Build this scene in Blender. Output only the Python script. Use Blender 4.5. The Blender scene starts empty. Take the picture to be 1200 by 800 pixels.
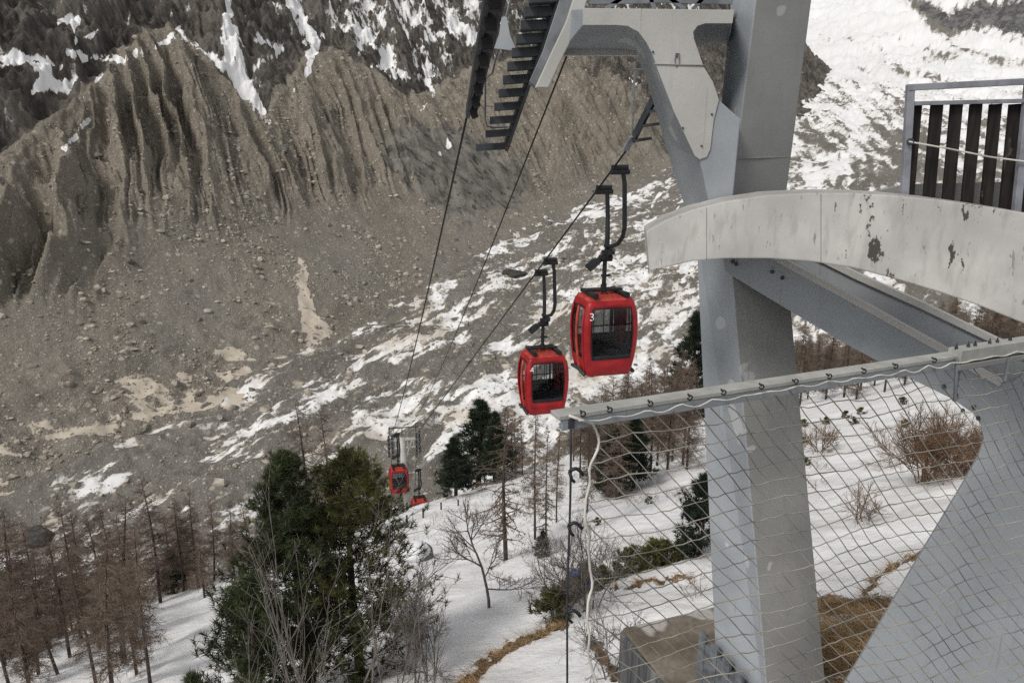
import bpy, math, random
import numpy as np
from mathutils import Vector, Matrix

# ------------------------------------------------------------------ camera, world, sun, exposure
SC = bpy.context.scene
COL = SC.collection
PITCH = math.radians(15)
F = 900.0                      # focal length in pixels of a 1200 px wide frame
CP, SP = math.cos(PITCH), math.sin(PITCH)
cam = bpy.data.cameras.new('camera'); cam.lens = 27; cam.sensor_width = 36
cam.clip_start = 0.05; cam.clip_end = 20000
camo = bpy.data.objects.new('camera', cam); COL.objects.link(camo)
camo.location = (0, 0, 0); camo.rotation_euler = (math.pi/2 - PITCH, 0, 0)
SC.camera = camo

SUN_EL, SUN_AZ = math.radians(48), math.radians(222)      # azimuth clockwise from +Y (north)
w = bpy.data.worlds.new('World'); SC.world = w; w.use_nodes = True
nt = w.node_tree; nt.nodes.clear()
sky = nt.nodes.new('ShaderNodeTexSky'); sky.sky_type = 'NISHITA'; sky.sun_disc = False
sky.sun_elevation = SUN_EL; sky.sun_rotation = SUN_AZ; sky.altitude = 1900
sky.air_density = 1.0; sky.dust_density = 4.0; sky.ozone_density = 1.0
hs = nt.nodes.new('ShaderNodeHueSaturation'); hs.inputs['Saturation'].default_value = 0.11
bg = nt.nodes.new('ShaderNodeBackground'); bg.inputs['Strength'].default_value = 0.105
wo = nt.nodes.new('ShaderNodeOutputWorld')
nt.links.new(sky.outputs[0], hs.inputs['Color']); nt.links.new(hs.outputs[0], bg.inputs['Color'])
nt.links.new(bg.outputs[0], wo.inputs['Surface'])

sl = bpy.data.lights.new('sun', 'SUN'); sl.energy = 1.5; sl.angle = math.radians(16); sl.color = (1, .955, .89)
slo = bpy.data.objects.new('sun', sl); COL.objects.link(slo)
sd = Vector((math.sin(SUN_AZ)*math.cos(SUN_EL), math.cos(SUN_AZ)*math.cos(SUN_EL), math.sin(SUN_EL)))
slo.rotation_euler = sd.to_track_quat('Z', 'Y').to_euler()
vs = SC.view_settings
vs.view_transform = 'Standard'; vs.look = 'None'; vs.gamma = 1; vs.use_curve_mapping = False; vs.exposure = 0.6

# ------------------------------------------------------------------ helpers
R = random.Random(5)
NR = np.random.default_rng(11)

def ray(px, py):
    u = (px-600)/F; v = (py-400)/F
    return np.array([u, CP - v*SP, -SP - v*CP])
def P(px, py, d): return ray(px, py)*d                    # point at camera depth d
def PY(px, py, Y): r = ray(px, py); return r*(Y/r[1])     # point on the vertical plane y = Y
def PZ(px, py, Z): r = ray(px, py); return r*(Z/r[2])
def proj(X, Y, Z):
    d = np.maximum(Y*CP - Z*SP, .1)
    return 600 + F*X/d, 400 - F*(Y*SP + Z*CP)/d
def plane3(A, B, C):
    n = np.cross(B-A, C-A); n = n/np.linalg.norm(n)
    return n, float(n @ A)
def on_plane(px, py, pl): r = ray(px, py); return r*(pl[1]/float(pl[0] @ r))

_perm = np.random.default_rng(3).permutation(65536)
def _h(ix, iy, seed):
    return _perm[(_perm[(ix + seed*131) & 65535] + iy) & 65535]/65535.0
def vnoise(x, y, seed=0):
    x = np.asarray(x, float); y = np.asarray(y, float)
    ix = np.floor(x).astype(np.int64); iy = np.floor(y).astype(np.int64)
    fx = x-ix; fy = y-iy
    fx = fx*fx*fx*(fx*(fx*6-15)+10); fy = fy*fy*fy*(fy*(fy*6-15)+10)
    a = _h(ix, iy, seed); b = _h(ix+1, iy, seed); c = _h(ix, iy+1, seed); d = _h(ix+1, iy+1, seed)
    return (a*(1-fx)+b*fx)*(1-fy) + (c*(1-fx)+d*fx)*fy
def fbm(x, y, seed=0, oct=4, gain=.5):
    s = 0; a = 1; n = 0
    for k in range(oct):
        s = s + a*(vnoise(x*2**k+17.3*k, y*2**k-9.1*k, seed+k)*2-1); n += a; a *= gain
    return s/n
def ridged(x, y, seed=0, oct=3):
    s = 0; a = 1; n = 0
    for k in range(oct):
        s = s + a*(1-np.abs(vnoise(x*2**k, y*2**k, seed+k)*2-1)*2); n += a; a *= .5
    return s/n
def sstep(a, b, x):
    t = np.clip((x-a)/(b-a), 0, 1); return t*t*(3-2*t)
def softplus(x, wd): return wd*np.logaddexp(0, x/wd)

def link(o, parent=None):
    COL.objects.link(o)
    if parent is not None: o.parent = parent
    return o
def tag(o, label=None, cat=None, group=None, kind=None):
    if label: o['label'] = label
    if cat: o['category'] = cat
    if group: o['group'] = group
    if kind: o['kind'] = kind
    return o
def thing(name, label, cat, loc=(0, 0, 0), rz=0, group=None):
    o = bpy.data.objects.new(name, None); o.empty_display_size = .2
    o.location = loc; o.rotation_euler = (0, 0, rz)
    COL.objects.link(o)
    return tag(o, label, cat, group)
def kids(o): return [c for c in bpy.data.objects if c.parent == o]
CH = {}
def children(o): return CH.get(o.name, [])
def reg(c, p): CH.setdefault(p.name, []).append(c)
def copy_tree(o, parent=None):
    c = o.copy(); COL.objects.link(c)
    if parent is not None: c.parent = parent; reg(c, parent)
    for ch in list(children(o)): copy_tree(ch, c)
    return c

class MB:
    def __init__(s): s.V = []; s.Fc = []; s.n = 0
    def add(s, V, Fs):
        V = np.asarray(V, float).reshape(-1, 3)
        for f in Fs:
            f = np.asarray(f, np.int64)
            if f.ndim == 1: f = f[None]
            if f.size: s.Fc.append(f + s.n)
        s.V.append(V); s.n += len(V); return s
    def box(s, c, size, M=None):
        sx, sy, sz = [q/2 for q in size]
        V = np.array([[x, y, z] for x in (-sx, sx) for y in (-sy, sy) for z in (-sz, sz)])
        if M is not None: V = V @ np.asarray(M).T
        return s.add(V+np.asarray(c), [np.array([[0,1,3,2],[4,6,7,5],[0,4,5,1],[2,3,7,6],[0,2,6,4],[1,5,7,3]])])
    def bar(s, a, b, wd, ht, up=(0, 0, 1)):
        a = np.asarray(a, float); b = np.asarray(b, float); y = b-a; L = np.linalg.norm(y); y /= L
        x = np.cross(y, up); x /= np.linalg.norm(x); z = np.cross(x, y)
        return s.box((a+b)/2, (wd, L, ht), np.stack([x, y, z], 1))
    def tube(s, pts, r, n=8, cap=True):
        pts = np.asarray(pts, float); m = len(pts)
        r = np.full(m, r) if np.isscalar(r) else np.asarray(r, float)
        T = np.gradient(pts, axis=0); T /= np.linalg.norm(T, axis=1)[:, None]+1e-12
        ref = np.array([0, 0, 1.]) if abs(T[0][2]) < .9 else np.array([1., 0, 0])
        rings = []
        for i in range(m):
            u = ref - T[i]*(ref @ T[i]); u /= np.linalg.norm(u)+1e-12; ref = u; v = np.cross(T[i], u)
            a = np.linspace(0, 2*np.pi, n, endpoint=False)
            rings.append(pts[i] + r[i]*(np.cos(a)[:, None]*u + np.sin(a)[:, None]*v))
        V = np.concatenate(rings)
        i = np.arange(m-1)[:, None]*n; j = np.arange(n)[None]; j2 = (j+1) % n
        Q = np.stack([i+j, i+j2, i+n+j2, i+n+j], -1).reshape(-1, 4)
        fs = [Q]
        if cap: fs += [np.arange(n)[::-1], (m-1)*n+np.arange(n)]
        return s.add(V, fs)
    def cyl(s, a, b, r, n=14): return s.tube([a, b], r, n)
    def loft(s, A, B, caps=True):
        A = np.asarray(A, float); B = np.asarray(B, float); n = len(A)
        i = np.arange(n); j = (i+1) % n
        fs = [np.stack([i, j, n+j, n+i], 1)]
        if caps: fs += [np.arange(n)[::-1], n+np.arange(n)]
        return s.add(np.concatenate([A, B]), fs)
    def prism(s, A, off): A = np.asarray(A, float); return s.loft(A, A+np.asarray(off, float))
    def cones(s, P0, P1, r0, r1, n=3):
        P0 = np.asarray(P0, float); P1 = np.asarray(P1, float); N = len(P0)
        if N == 0: return s
        r0 = np.broadcast_to(r0, N); r1 = np.broadcast_to(r1, N)
        D = P1-P0; D = D/(np.linalg.norm(D, axis=1)[:, None]+1e-9)
        ref = np.where(np.abs(D[:, 2:3]) < .9, [[0, 0, 1.]], [[1., 0, 0]])
        U = np.cross(D, ref); U /= np.linalg.norm(U, axis=1)[:, None]+1e-9; W = np.cross(D, U)
        V = np.empty((N, 2*n, 3))
        for k in range(n):
            a = 2*np.pi*k/n; o = math.cos(a)*U + math.sin(a)*W
            V[:, k] = P0 + o*r0[:, None]; V[:, n+k] = P1 + o*r1[:, None]
        b = (np.arange(N)*2*n)[:, None]; k = np.arange(n)[None]; k2 = (k+1) % n
        return s.add(V, [np.stack([b+k, b+k2, b+n+k2, b+n+k], -1).reshape(-1, 4)])
    def blades(s, Q, D, S):
        N = len(Q)
        V = np.stack([Q-S, Q+S, Q+D], 1)
        return s.add(V, [np.arange(N*3).reshape(-1, 3)])
    def mesh(s, name, smooth=False, local=None):
        me = bpy.data.meshes.new(name)
        V = np.concatenate(s.V) if s.V else np.zeros((0, 3))
        if local is not None: V = V - np.asarray(local)
        me.vertices.add(len(V)); me.vertices.foreach_set('co', V.astype(np.float32).ravel())
        cnt = np.concatenate([np.full(len(f), f.shape[1]) for f in s.Fc]); idx = np.concatenate([f.ravel() for f in s.Fc])
        me.loops.add(len(idx)); me.loops.foreach_set('vertex_index', idx.astype(np.int32))
        me.polygons.add(len(cnt)); me.polygons.foreach_set('loop_start', np.concatenate([[0], np.cumsum(cnt)[:-1]]).astype(np.int32))
        me.update(calc_edges=True); me.validate()
        me.polygons.foreach_set('use_smooth', np.full(len(me.polygons), bool(smooth)))
        return me
    def build(s, name, mat, parent=None, smooth=False, bev=0, local=False):
        """world-space vertices; a child keeps them by subtracting its root's place (local=True: vertices already local)"""
        loc = None
        if parent is not None and not local:
            q = parent; loc = np.zeros(3)
            while q is not None: loc = loc+np.array(q.location); q = q.parent
        o = bpy.data.objects.new(name, s.mesh(name, smooth, loc)); link(o, parent)
        if parent is not None: reg(o, parent)
        o.data.materials.append(mat)
        if bev:
            m = o.modifiers.new('bevel', 'BEVEL'); m.width = bev; m.segments = 2; m.limit_method = 'ANGLE'
        return o

# ------------------------------------------------------------------ materials
class N:
    def __init__(s, name):
        s.m = bpy.data.materials.new(name); s.m.use_nodes = True; s.t = s.m.node_tree; s.t.nodes.clear()
        s.out = s.n('ShaderNodeOutputMaterial'); s.b = s.n('ShaderNodeBsdfPrincipled')
        s.l(s.b.outputs[0], s.out.inputs['Surface']); s._c = None
    def n(s, t): return s.t.nodes.new(t)
    def l(s, a, b): s.t.links.new(a, b)
    def set(s, sock, v):
        if hasattr(v, 'is_output'): s.l(v, sock)
        elif isinstance(v, (tuple, list)) and len(v) == 3 and sock.type == 'RGBA': sock.default_value = (*v, 1)
        else: sock.default_value = v
    def pos(s):
        if s._c is None: s._c = s.n('ShaderNodeNewGeometry').outputs['Position']
        return s._c
    def obj(s): return s.n('ShaderNodeTexCoord').outputs['Object']
    def map(s, v, sc=(1, 1, 1), rot=(0, 0, 0)):
        m = s.n('ShaderNodeMapping'); s.l(v, m.inputs[0]); m.inputs['Scale'].default_value = sc; m.inputs['Rotation'].default_value = rot
        return m.outputs[0]
    def noise(s, v, scale, detail=4, rough=.55):
        n = s.n('ShaderNodeTexNoise'); s.l(v, n.inputs['Vector']); n.inputs['Scale'].default_value = scale
        n.inputs['Detail'].default_value = detail; n.inputs['Roughness'].default_value = rough; return n.outputs['Fac']
    def voro(s, v, scale, out='Distance'):
        n = s.n('ShaderNodeTexVoronoi'); s.l(v, n.inputs['Vector']); n.inputs['Scale'].default_value = scale; return n
    def ramp(s, f, a, b, c0=0., c1=1.):
        m = s.n('ShaderNodeMapRange'); m.interpolation_type = 'SMOOTHSTEP'
        s.l(f, m.inputs[0]); m.inputs[1].default_value = a; m.inputs[2].default_value = b; m.inputs[3].default_value = c0; m.inputs[4].default_value = c1
        return m.outputs[0]
    def mix(s, f, a, b, mode='MIX'):
        m = s.n('ShaderNodeMix'); m.data_type = 'RGBA'; m.blend_type = mode
        s.set(m.inputs[0], f); s.set(m.inputs[6], a); s.set(m.inputs[7], b); return m.outputs[2]
    def math(s, op, a, b=0.):
        m = s.n('ShaderNodeMath'); m.operation = op; s.set(m.inputs[0], a); s.set(m.inputs[1], b); return m.outputs[0]
    def attr(s, name):
        a = s.n('ShaderNodeAttribute'); a.attribute_name = name; return a.outputs['Fac']
    def bump(s, h, strength=.4, dist=.1):
        b = s.n('ShaderNodeBump'); b.inputs['Strength'].default_value = strength; b.inputs['Distance'].default_value = dist
        s.l(h, b.inputs['Height']); s.l(b.outputs[0], s.b.inputs['Normal'])
    def fin(s, col, rough=.8, metal=0., spec=.3):
        s.set(s.b.inputs['Base Color'], col); s.set(s.b.inputs['Roughness'], rough); s.b.inputs['Metallic'].default_value = metal
        s.b.inputs['Specular IOR Level'].default_value = spec; return s.m

def painted(name, base, patch=None, patchlo=.7, dirt=.75, scale=1.3, rough=.55):
    n = N(name); p = n.pos()
    streak = n.noise(n.map(p, (9, 9, .8)), 1.0, 4)
    big = n.noise(p, scale, 5)
    fine = n.noise(p, 35, 3)
    c = n.mix(n.ramp(big, .3, .75), tuple(b*dirt for b in base), base)
    c = n.mix(n.math('MULTIPLY', n.ramp(streak, .55, .8), .28), c, tuple(b*.6 for b in base))
    c = n.mix(n.math('MULTIPLY', n.ramp(fine, .4, .7), .12), c, tuple(b*.5 for b in base))
    if patch:
        f = n.math('MULTIPLY', n.ramp(n.noise(p, 2.3, 2, .35), patchlo, patchlo+.015), .8)
        c = n.mix(f, c, patch)
    chip = n.ramp(n.noise(n.map(p, (1, 1, .6)), 6.5, 6, .7), .765, .775)
    c = n.mix(n.math('MULTIPLY', chip, .8), c, (.10, .085, .07))
    run = n.noise(n.map(p, (22, 22, .5)), 1.0, 3, .5)
    c = n.mix(n.math('MULTIPLY', n.ramp(run, .66, .74), .35), c, (.16, .13, .10))
    n.bump(n.noise(p, 60, 3), .12, .01)
    return n.fin(c, rough)
def plain(name, col, rough=.7, metal=0., var=.25, scale=6.):
    n = N(name); p = n.pos()
    c = n.mix(n.ramp(n.noise(p, scale, 4), .3, .7), tuple(q*(1-var) for q in col), tuple(min(1, q*(1+var)) for q in col))
    return n.fin(c, rough, metal)

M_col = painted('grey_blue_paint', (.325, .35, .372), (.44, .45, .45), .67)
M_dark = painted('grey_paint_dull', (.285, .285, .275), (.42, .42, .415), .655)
M_white = painted('off_white_paint', (.46, .45, .425), None, .7, .82)
M_brace = painted('grey_blue_steel_plate', (.285, .305, .322), None, .7, .85)

def arch_material():
    n = N('peeling_white_paint'); p = n.pos()
    big = n.noise(p, 1.6, 5)
    c = n.mix(n.ramp(big, .3, .75), (.30, .295, .28), (.45, .44, .42))
    streak = n.noise(n.map(p, (14, 14, .9)), 1.0, 4)
    c = n.mix(n.math('MULTIPLY', n.ramp(streak, .48, .72), .45), c, (.22, .21, .195))
    # rust and bare patches: mostly at the middle of the beam
    near = 0.
    for (sx, sy, rad, amt) in ((770, 318, .14, .16), (930, 306, .10, .14), (1035, 326, .14, .2), (1100, 236, .10, .18), (1140, 244, .12, .2), (1180, 252, .12, .2), (1075, 342, .14, .16), (800, 250, .1, .12), (1020, 234, .11, .25), (1012, 262, .2, .17), (1027, 294, .13, .25), (1120, 302, .13, .20), (1060, 246, .10, .22), (985, 255, .3, .10), (1150, 330, .3, .06)):
        c_ = P(sx, sy, 6.75-1.45*(sx-757)/543)
        v_ = n.n('ShaderNodeVectorMath'); v_.operation = 'SUBTRACT'; n.l(p, v_.inputs[0]); v_.inputs[1].default_value = tuple(c_)
        m_ = n.map(v_.outputs[0], (1, .3, .6)); d = n.n('ShaderNodeVectorMath'); d.operation = 'LENGTH'; n.l(m_, d.inputs[0])
        near = n.math('MAXIMUM', near, n.ramp(d.outputs['Value'], rad*.2, rad, amt, 0.))
    blot = n.noise(n.map(p, (1.6, 1.6, .6)), 9., 6, .7)
    f = n.ramp(n.math('ADD', blot, near), .735, .755)
    c = n.mix(f, c, (.045, .038, .032))
    scr = n.noise(n.map(p, (30, 30, 1.6)), 1.0, 3, .6)
    c = n.mix(n.math('MULTIPLY', n.ramp(scr, .655, .69), .6), c, (.12, .11, .10))
    n.bump(blot, .25, .02)
    return n.fin(c, .65)
M_arch = arch_material()
M_blackmetal = plain('black_metal', (.018, .019, .021), .45, .2)
M_darksteel = plain('dark_steel', (.045, .05, .056), .55, .3)
M_midsteel = plain('galvanised_steel', (.16, .17, .18), .5, .4)
M_ribsteel = plain('dull_ribbed_steel', (.105, .115, .125), .6, .1, .35, 9)
M_rail = plain('grey_rail_paint', (.21, .215, .24), .5)
M_rust = plain('rusty_metal', (.16, .07, .035), .8)
def wood():
    n = N('weathered_dark_wood'); p = n.pos()
    g = n.noise(n.map(p, (18, 18, 2)), 1.0, 5)
    k = n.noise(n.map(p, (9, 9, 3)), 1.0, 4, .6)
    c = n.mix(n.ramp(g, .35, .7), (.008, .006, .006), (.028, .022, .019))
    c = n.mix(n.ramp(k, .62, .70), c, (.10, .085, .07))
    n.bump(g, .4, .01)
    return n.fin(c, .85)
M_wood = wood()
M_beamtop = painted('beam_paint', (.40, .40, .375), None, .7, .7, 5)
M_rope = plain('white_rope', (.52, .50, .45), .9)
M_net = plain('net_cord', (.25, .23, .20), .9, 0, .5, 3)
M_red = plain('red_paint', (.29, .014, .018), .34, 0, .2, 2.6)
M_redroof = plain('red_roof_paint', (.36, .05, .035), .5, 0, .3, 5)
M_black = plain('black_rubber', (.012, .012, .013), .6)
M_seat = plain('dark_bench_plastic', (.02, .021, .025), .5)
M_num = plain('white_lettering', (.8, .8, .8), .5, 0, .02)
def glass():
    m = N('tinted_glass')
    tr = m.n('ShaderNodeBsdfTransparent'); tr.inputs[0].default_value = (.68, .71, .74, 1)
    gl = m.n('ShaderNodeBsdfGlossy'); gl.inputs['Roughness'].default_value = .04; gl.inputs[0].default_value = (.8, .8, .8, 1)
    fr = m.n('ShaderNodeFresnel'); fr.inputs[0].default_value = 1.45
    mx = m.n('ShaderNodeMixShader'); m.l(fr.outputs[0], mx.inputs[0]); m.l(tr.outputs[0], mx.inputs[1]); m.l(gl.outputs[0], mx.inputs[2])
    m.l(mx.outputs[0], m.out.inputs['Surface']); return m.m
M_glass = glass()
M_bark = plain('larch_bark', (.055, .043, .036), .95, 0, .4, 8)
M_twig = plain('larch_twigs', (.135, .101, .078), .95, 0, .35, .4)
M_greybark = plain('grey_bark', (.125, .11, .10), .95, 0, .35, 5)
M_brushtwig = plain('brown_brush_twigs', (.15, .095, .06), .95, 0, .3, 2)
M_needle = plain('pine_needles', (.042, .053, .021), .8, 0, .55, 1.6)
M_needle2 = plain('olive_pine_needles', (.066, .069, .020), .8, 0, .5, 1.6)
M_needle3 = plain('dark_pine_needles', (.016, .026, .014), .8, 0, .5, .7)
M_boulder = plain('grey_boulder', (.13, .122, .11), .95, 0, .45, .8)
M_darkboulder = plain('dark_boulder', (.05, .047, .045), .95, 0, .4, 1.)
M_stones = plain('moraine_stones', (.30, .27, .225), .95, 0, .55, .25)
M_grass = plain('dry_grass', (.30, .205, .11), .95, 0, .5, 1.5)
M_blue = plain('blue_fabric', (.06, .085, .30), .8, 0, .3, 8)
def concrete():
    n = N('weathered_concrete'); p = n.pos()
    a = n.noise(p, 1.3, 6, .6); b = n.noise(p, 14, 4)
    c = n.mix(n.ramp(a, .35, .65), (.105, .085, .062), (.20, .175, .14))
    c = n.mix(n.ramp(n.noise(p, .9, 3), .55, .6), c, (.36, .345, .32))
    c = n.mix(n.math('MULTIPLY', n.ramp(b, .4, .7), .3), c, (.06, .05, .045))
    n.bump(b, .3, .02)
    return n.fin(c, .9)
M_conc = concrete()
def darkconcrete():
    n = N('stained_concrete'); p = n.pos()
    st = n.noise(n.map(p, (8, 8, .7)), 1, 5)
    c = n.mix(n.ramp(st, .3, .75), (.035, .036, .038), (.15, .15, .15))
    return n.fin(c, .9)
M_concside = darkconcrete()

def terrain_material(name, stone_lo, deb_a, deb_b, rock_a, rock_b, stonesc=.9, fuzz=.62, fs=.35):
    n = N(name); p = n.pos()
    n1 = n.noise(p, .05, 6, .6); n2 = n.noise(p, .6, 6, .65); n3 = n.noise(p, 2.2, 4, .6)
    deb = n.mix(n.ramp(n1, .3, .7), deb_a, deb_b)
    deb = n.mix(n.attr('grey'), deb, n.mix(n.ramp(n2, .3, .7), (.180, .168, .150), (.262, .246, .220)))
    deb = n.mix(n.attr('tone'), deb, n.mix(n2, tuple(q*.55 for q in deb_a), tuple(q*.85 for q in deb_a)))
    deb = n.mix(n.math('MULTIPLY', n.ramp(n2, .40, .68), .45), deb, n.mix(.5, deb, (.075, .065, .052)))
    for sc, lo in ((stonesc, stone_lo), (stonesc*.36, stone_lo+.10), (stonesc*2.3, stone_lo-.06)):
        v = n.voro(p, sc)
        pick = n.ramp(n.n('ShaderNodeSeparateColor').outputs[0], lo, lo+.02) if False else None
        sepc = n.n('ShaderNodeSeparateColor'); n.l(v.outputs['Color'], sepc.inputs[0])
        pick = n.ramp(sepc.outputs[0], lo, lo+.01)
        near = n.ramp(v.outputs['Distance'], .28, .42, 1, 0)
        f = n.math('MULTIPLY', pick, near)
        shade = n.mix(sepc.outputs[1], (.15, .138, .115), (.46, .42, .355))
        deb = n.mix(n.math('MULTIPLY', f, .8), deb, shade)
    rk = n.mix(n.ramp(n.noise(n.map(p, (.30, .30, .11)), 1, 8, .72), .36, .70), rock_a, rock_b)
    big_ = n.noise(n.map(p, (.05, .05, .016)), 1, 7, .7)
    rk = n.mix(n.ramp(big_, .40, .62), n.mix(.55, rk, rock_a), n.mix(.35, rk, tuple(min(1, q*1.5) for q in rock_b)))
    base = n.mix(n.ramp(n.math('ADD', n.attr('rock'), n.math('MULTIPLY', n.math('SUBTRACT', n2, .5), .5)), .4, .6), deb, rk)
    slabc = n.mix(n.ramp(n.noise(n.map(p, (.20, .20, .03)), 1, 4, .5), .56, .64, 0, .75), n.mix(n.ramp(n.noise(p, .09, 6, .65), .35, .65), (.12, .113, .10), (.22, .205, .182)), (.035, .033, .031))
    base = n.mix(n.attr('slab'), base, slabc)
    # snow: the mask of the ground broken up finely
    sm = n.math('ADD', n.attr('snow'), n.math('MULTIPLY', n.math('SUBTRACT', n.noise(p, fs, 7, .7), .5), fuzz))
    raw = sm
    sm = n.ramp(sm, .41, .60)
    dirt = n.math('ADD', n.attr('dirt'), n.math('MULTIPLY', n.math('SUBTRACT', n1, .5), .6))
    snowc = n.mix(n.ramp(dirt, .35, .75), (.76, .76, .76), (.50, .44, .36))
    snowc = n.mix(n.math('MULTIPLY', n.ramp(n3, .45, .75), .10), snowc, (.42, .40, .37))
    snowc = n.mix(n.math('MULTIPLY', n.ramp(raw, .52, .72, 1, 0), .55), snowc, (.40, .36, .30))
    soil = n.mix(n.ramp(n3, .3, .7), (.07, .045, .026), (.23, .145, .075))
    sf = n.ramp(n.math('ADD', n.attr('soil'), n.math('MULTIPLY', n.math('SUBTRACT', n.noise(p, 2.5, 5, .7), .5), .8)), .42, .52)
    c = n.mix(sm, base, snowc); c = n.mix(sf, c, soil)
    h = n.math('ADD', n.math('MULTIPLY', n2, 1.), n.math('MULTIPLY', n3, .45))
    hh = n.math('MULTIPLY', h, n.ramp(sm, 0, 1, 1, .12))
    n.bump(hh, .9, 1.1)
    return n.fin(c, .95, 0, .15)
M_wall = terrain_material('moraine_ground', .58, (.200, .177, .142), (.268, .236, .192), (.040, .036, .033), (.165, .148, .128), 1.0)
M_glac = terrain_material('glacier_ground', .76, (.145, .134, .118), (.185, .172, .15), (.05, .05, .05), (.20, .195, .19), .8, .7, .22)
def hill_material():
    n = N('snowy_hillside'); p = n.pos()
    n3 = n.noise(p, 1.5, 6, .6); n4 = n.noise(p, 9, 4, .6)
    snowc = n.mix(n.ramp(n.noise(p, .35, 5), .35, .75), (.80, .80, .80), (.66, .65, .635))
    speck = n.ramp(n.noise(p, 3.6, 6, .8), .635, .70)
    snowc = n.mix(n.math('MULTIPLY', speck, .55), snowc, (.16, .13, .10))
    soil = n.mix(n.ramp(n.noise(n.map(p, (1, 1, 3)), 2.2, 5, .65), .35, .68), (.07, .045, .026), (.28, .18, .10))
    sf = n.ramp(n.math('ADD', n.attr('soil'), n.math('MULTIPLY', n.math('SUBTRACT', n3, .5), 1.5)), .40, .56)
    c = n.mix(sf, snowc, soil)
    h = n.math('ADD', n.math('MULTIPLY', n3, .5), n.math('MULTIPLY', n4, n.ramp(sf, 0, 1, .05, .5)))
    n.bump(h, .7, .35)
    return n.fin(c, .85, 0, .2)
M_hill = hill_material()

# ------------------------------------------------------------------ terrain
AX = np.array([.5, .866]); NX = np.array([-.866, .5])
def st(x, y): return x*AX[0]+y*AX[1], x*NX[0]+y*NX[1]
BASE_S = [60.8, 90.5, 117, 160, 224, 282, 370, 538, 713, 924, 1115, 1402, 1695, 2200]
BASE_T = [218, 207, 204, 206, 211, 222, 236, 249, 246, 233, 215, 224, 250, 420]
def T0(s): return np.interp(s, BASE_S, BASE_T)
def zg(s): return -100+.09*s+4e-5*np.maximum(s-400, 0)**2

_PN = (lambda a, b: fbm(a, b, 811, 4, .6), lambda a, b: fbm(a, b, 823, 4, .6))
def polydist(px, py, pts, wds):
    """signed-like cover 0..1 of a stroke with widths (pixels of the photograph's frame)"""
    out = np.zeros(px.shape)
    jx = px+7*_PN[0](px/9, py/9); jy = py+7*_PN[1](px/9, py/9)
    px, py = jx, jy
    for (a, b, wa, wb) in zip(pts[:-1], pts[1:], wds[:-1], wds[1:]):
        ax_, ay_ = a; dx, dy = b[0]-ax_, b[1]-ay_
        t = np.clip(((px-ax_)*dx+(py-ay_)*dy)/(dx*dx+dy*dy), 0, 1)
        d = np.hypot(px-ax_-t*dx, py-ay_-t*dy); wd = wa+(wb-wa)*t
        out = np.maximum(out, np.exp(-(d/wd)**2*.8))
    return out

def grid_obj(name, X, Y, Z, mat, attrs, label=None):
    m, k = X.shape
    mb = MB()
    i = np.arange(m-1)[:, None]*k; j = np.arange(k-1)[None]
    mb.add(np.stack([X, Y, Z], -1).reshape(-1, 3), [np.stack([i+j, i+j+1, i+k+j+1, i+k+j], -1).reshape(-1, 4)])
    o = mb.build(name, mat, smooth=True)
    for an, av in attrs.items():
        at = o.data.attributes.new(an, 'FLOAT', 'POINT'); at.data.foreach_set('value', np.clip(av, -2, 2).astype(np.float32).ravel())
    tag(o, kind='structure')
    return o

# glacier ---------------------------------------------------------------
def glacier_bumps(s, t):
    b = fbm(s/38, t/26, 41, 4)*4.5 + ridged(s/15+fbm(s/30, t/30, 8, 2), t/8, 43, 3)*1.5
    b = b + 1.1*fbm(s/6, t/4, 47, 3)
    k = sstep(40, 160, s)*1.0 + sstep(500, 1500, s)*1.5
    return b*np.clip(k, .8, 3)
ROCKC = P(1185, 12, 1900)
def glacier_z(x, y):
    s, t = st(x, y)
    z = zg(s)+glacier_bumps(s, t)
    z = z + 150*np.exp(-(((x-ROCKC[0])/420)**2+((y-ROCKC[1])/500)**2))*(.75+.5*fbm(x/120, y/120, 71, 4))*sstep(600, 1300, np.hypot(x, y))
    q = t-T0(s)
    return z + .25*np.maximum(q, 0)*0
rr = np.concatenate([np.arange(70, 320, .85), np.arange(320, 700, 2.2), np.arange(700, 1500, 6), np.geomspace(1500, 6500, 130)])
aa = np.radians(np.linspace(-44, 44, 860))
RR, AA = np.meshgrid(rr, aa, indexing='ij')
X, Y = RR*np.sin(AA), RR*np.cos(AA)
S_, T_ = st(X, Y)
B_ = glacier_bumps(S_, T_)
Z = glacier_z(X, Y)
px, py = proj(X, Y, Z)
lvl = np.interp(S_, [40, 130, 200, 260, 400, 600, 900, 1300, 1700, 2500], [.37, .385, .39, .40, .41, .44, .54, .64, .84, .98])
lvl = lvl - .16*np.clip(polydist(px, py, [(0, 520), (250, 475), (380, 420)], [45, 40, 26]), 0, 1)
lvl = lvl + .09*sstep(430, 520, px)*sstep(230, 300, py) + .03*sstep(560, 750, px)*sstep(240, 330, py) + .12*sstep(1050, 1150, px)*sstep(230, 120, py)
wq = 8*fbm(S_/40, T_/40, 50, 3)
n1 = fbm(S_/38, (T_+wq)/12, 51, 5, .62); n2 = fbm(S_/9, (T_+wq)/2.6, 57, 4, .65)
far = sstep(560, 900, S_)
gx0, gy0 = X-float(P(905, 190, 800)[0]), Y-760
rho = np.hypot(gx0/95, gy0/330); ang = np.arctan2(gy0/330, gx0/95)
og = fbm(rho*13+1.1*fbm(rho*3, ang*2, 60, 3), ang*1.1, 66, 5, .68)
arc = T_+45*np.sin((S_-800)/260)+.12*(S_-900)
n3 = .70*og+.16*fbm(S_/120, arc/22, 61, 5, .68)+.20*fbm(S_/30, arc/9, 63, 4, .65)
snow = lvl + .66*((1-far)*(n1*1.10+n2*.72) + far*n3*1.25) - .05*np.clip(B_, -4, 4)*(1-far)
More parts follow.
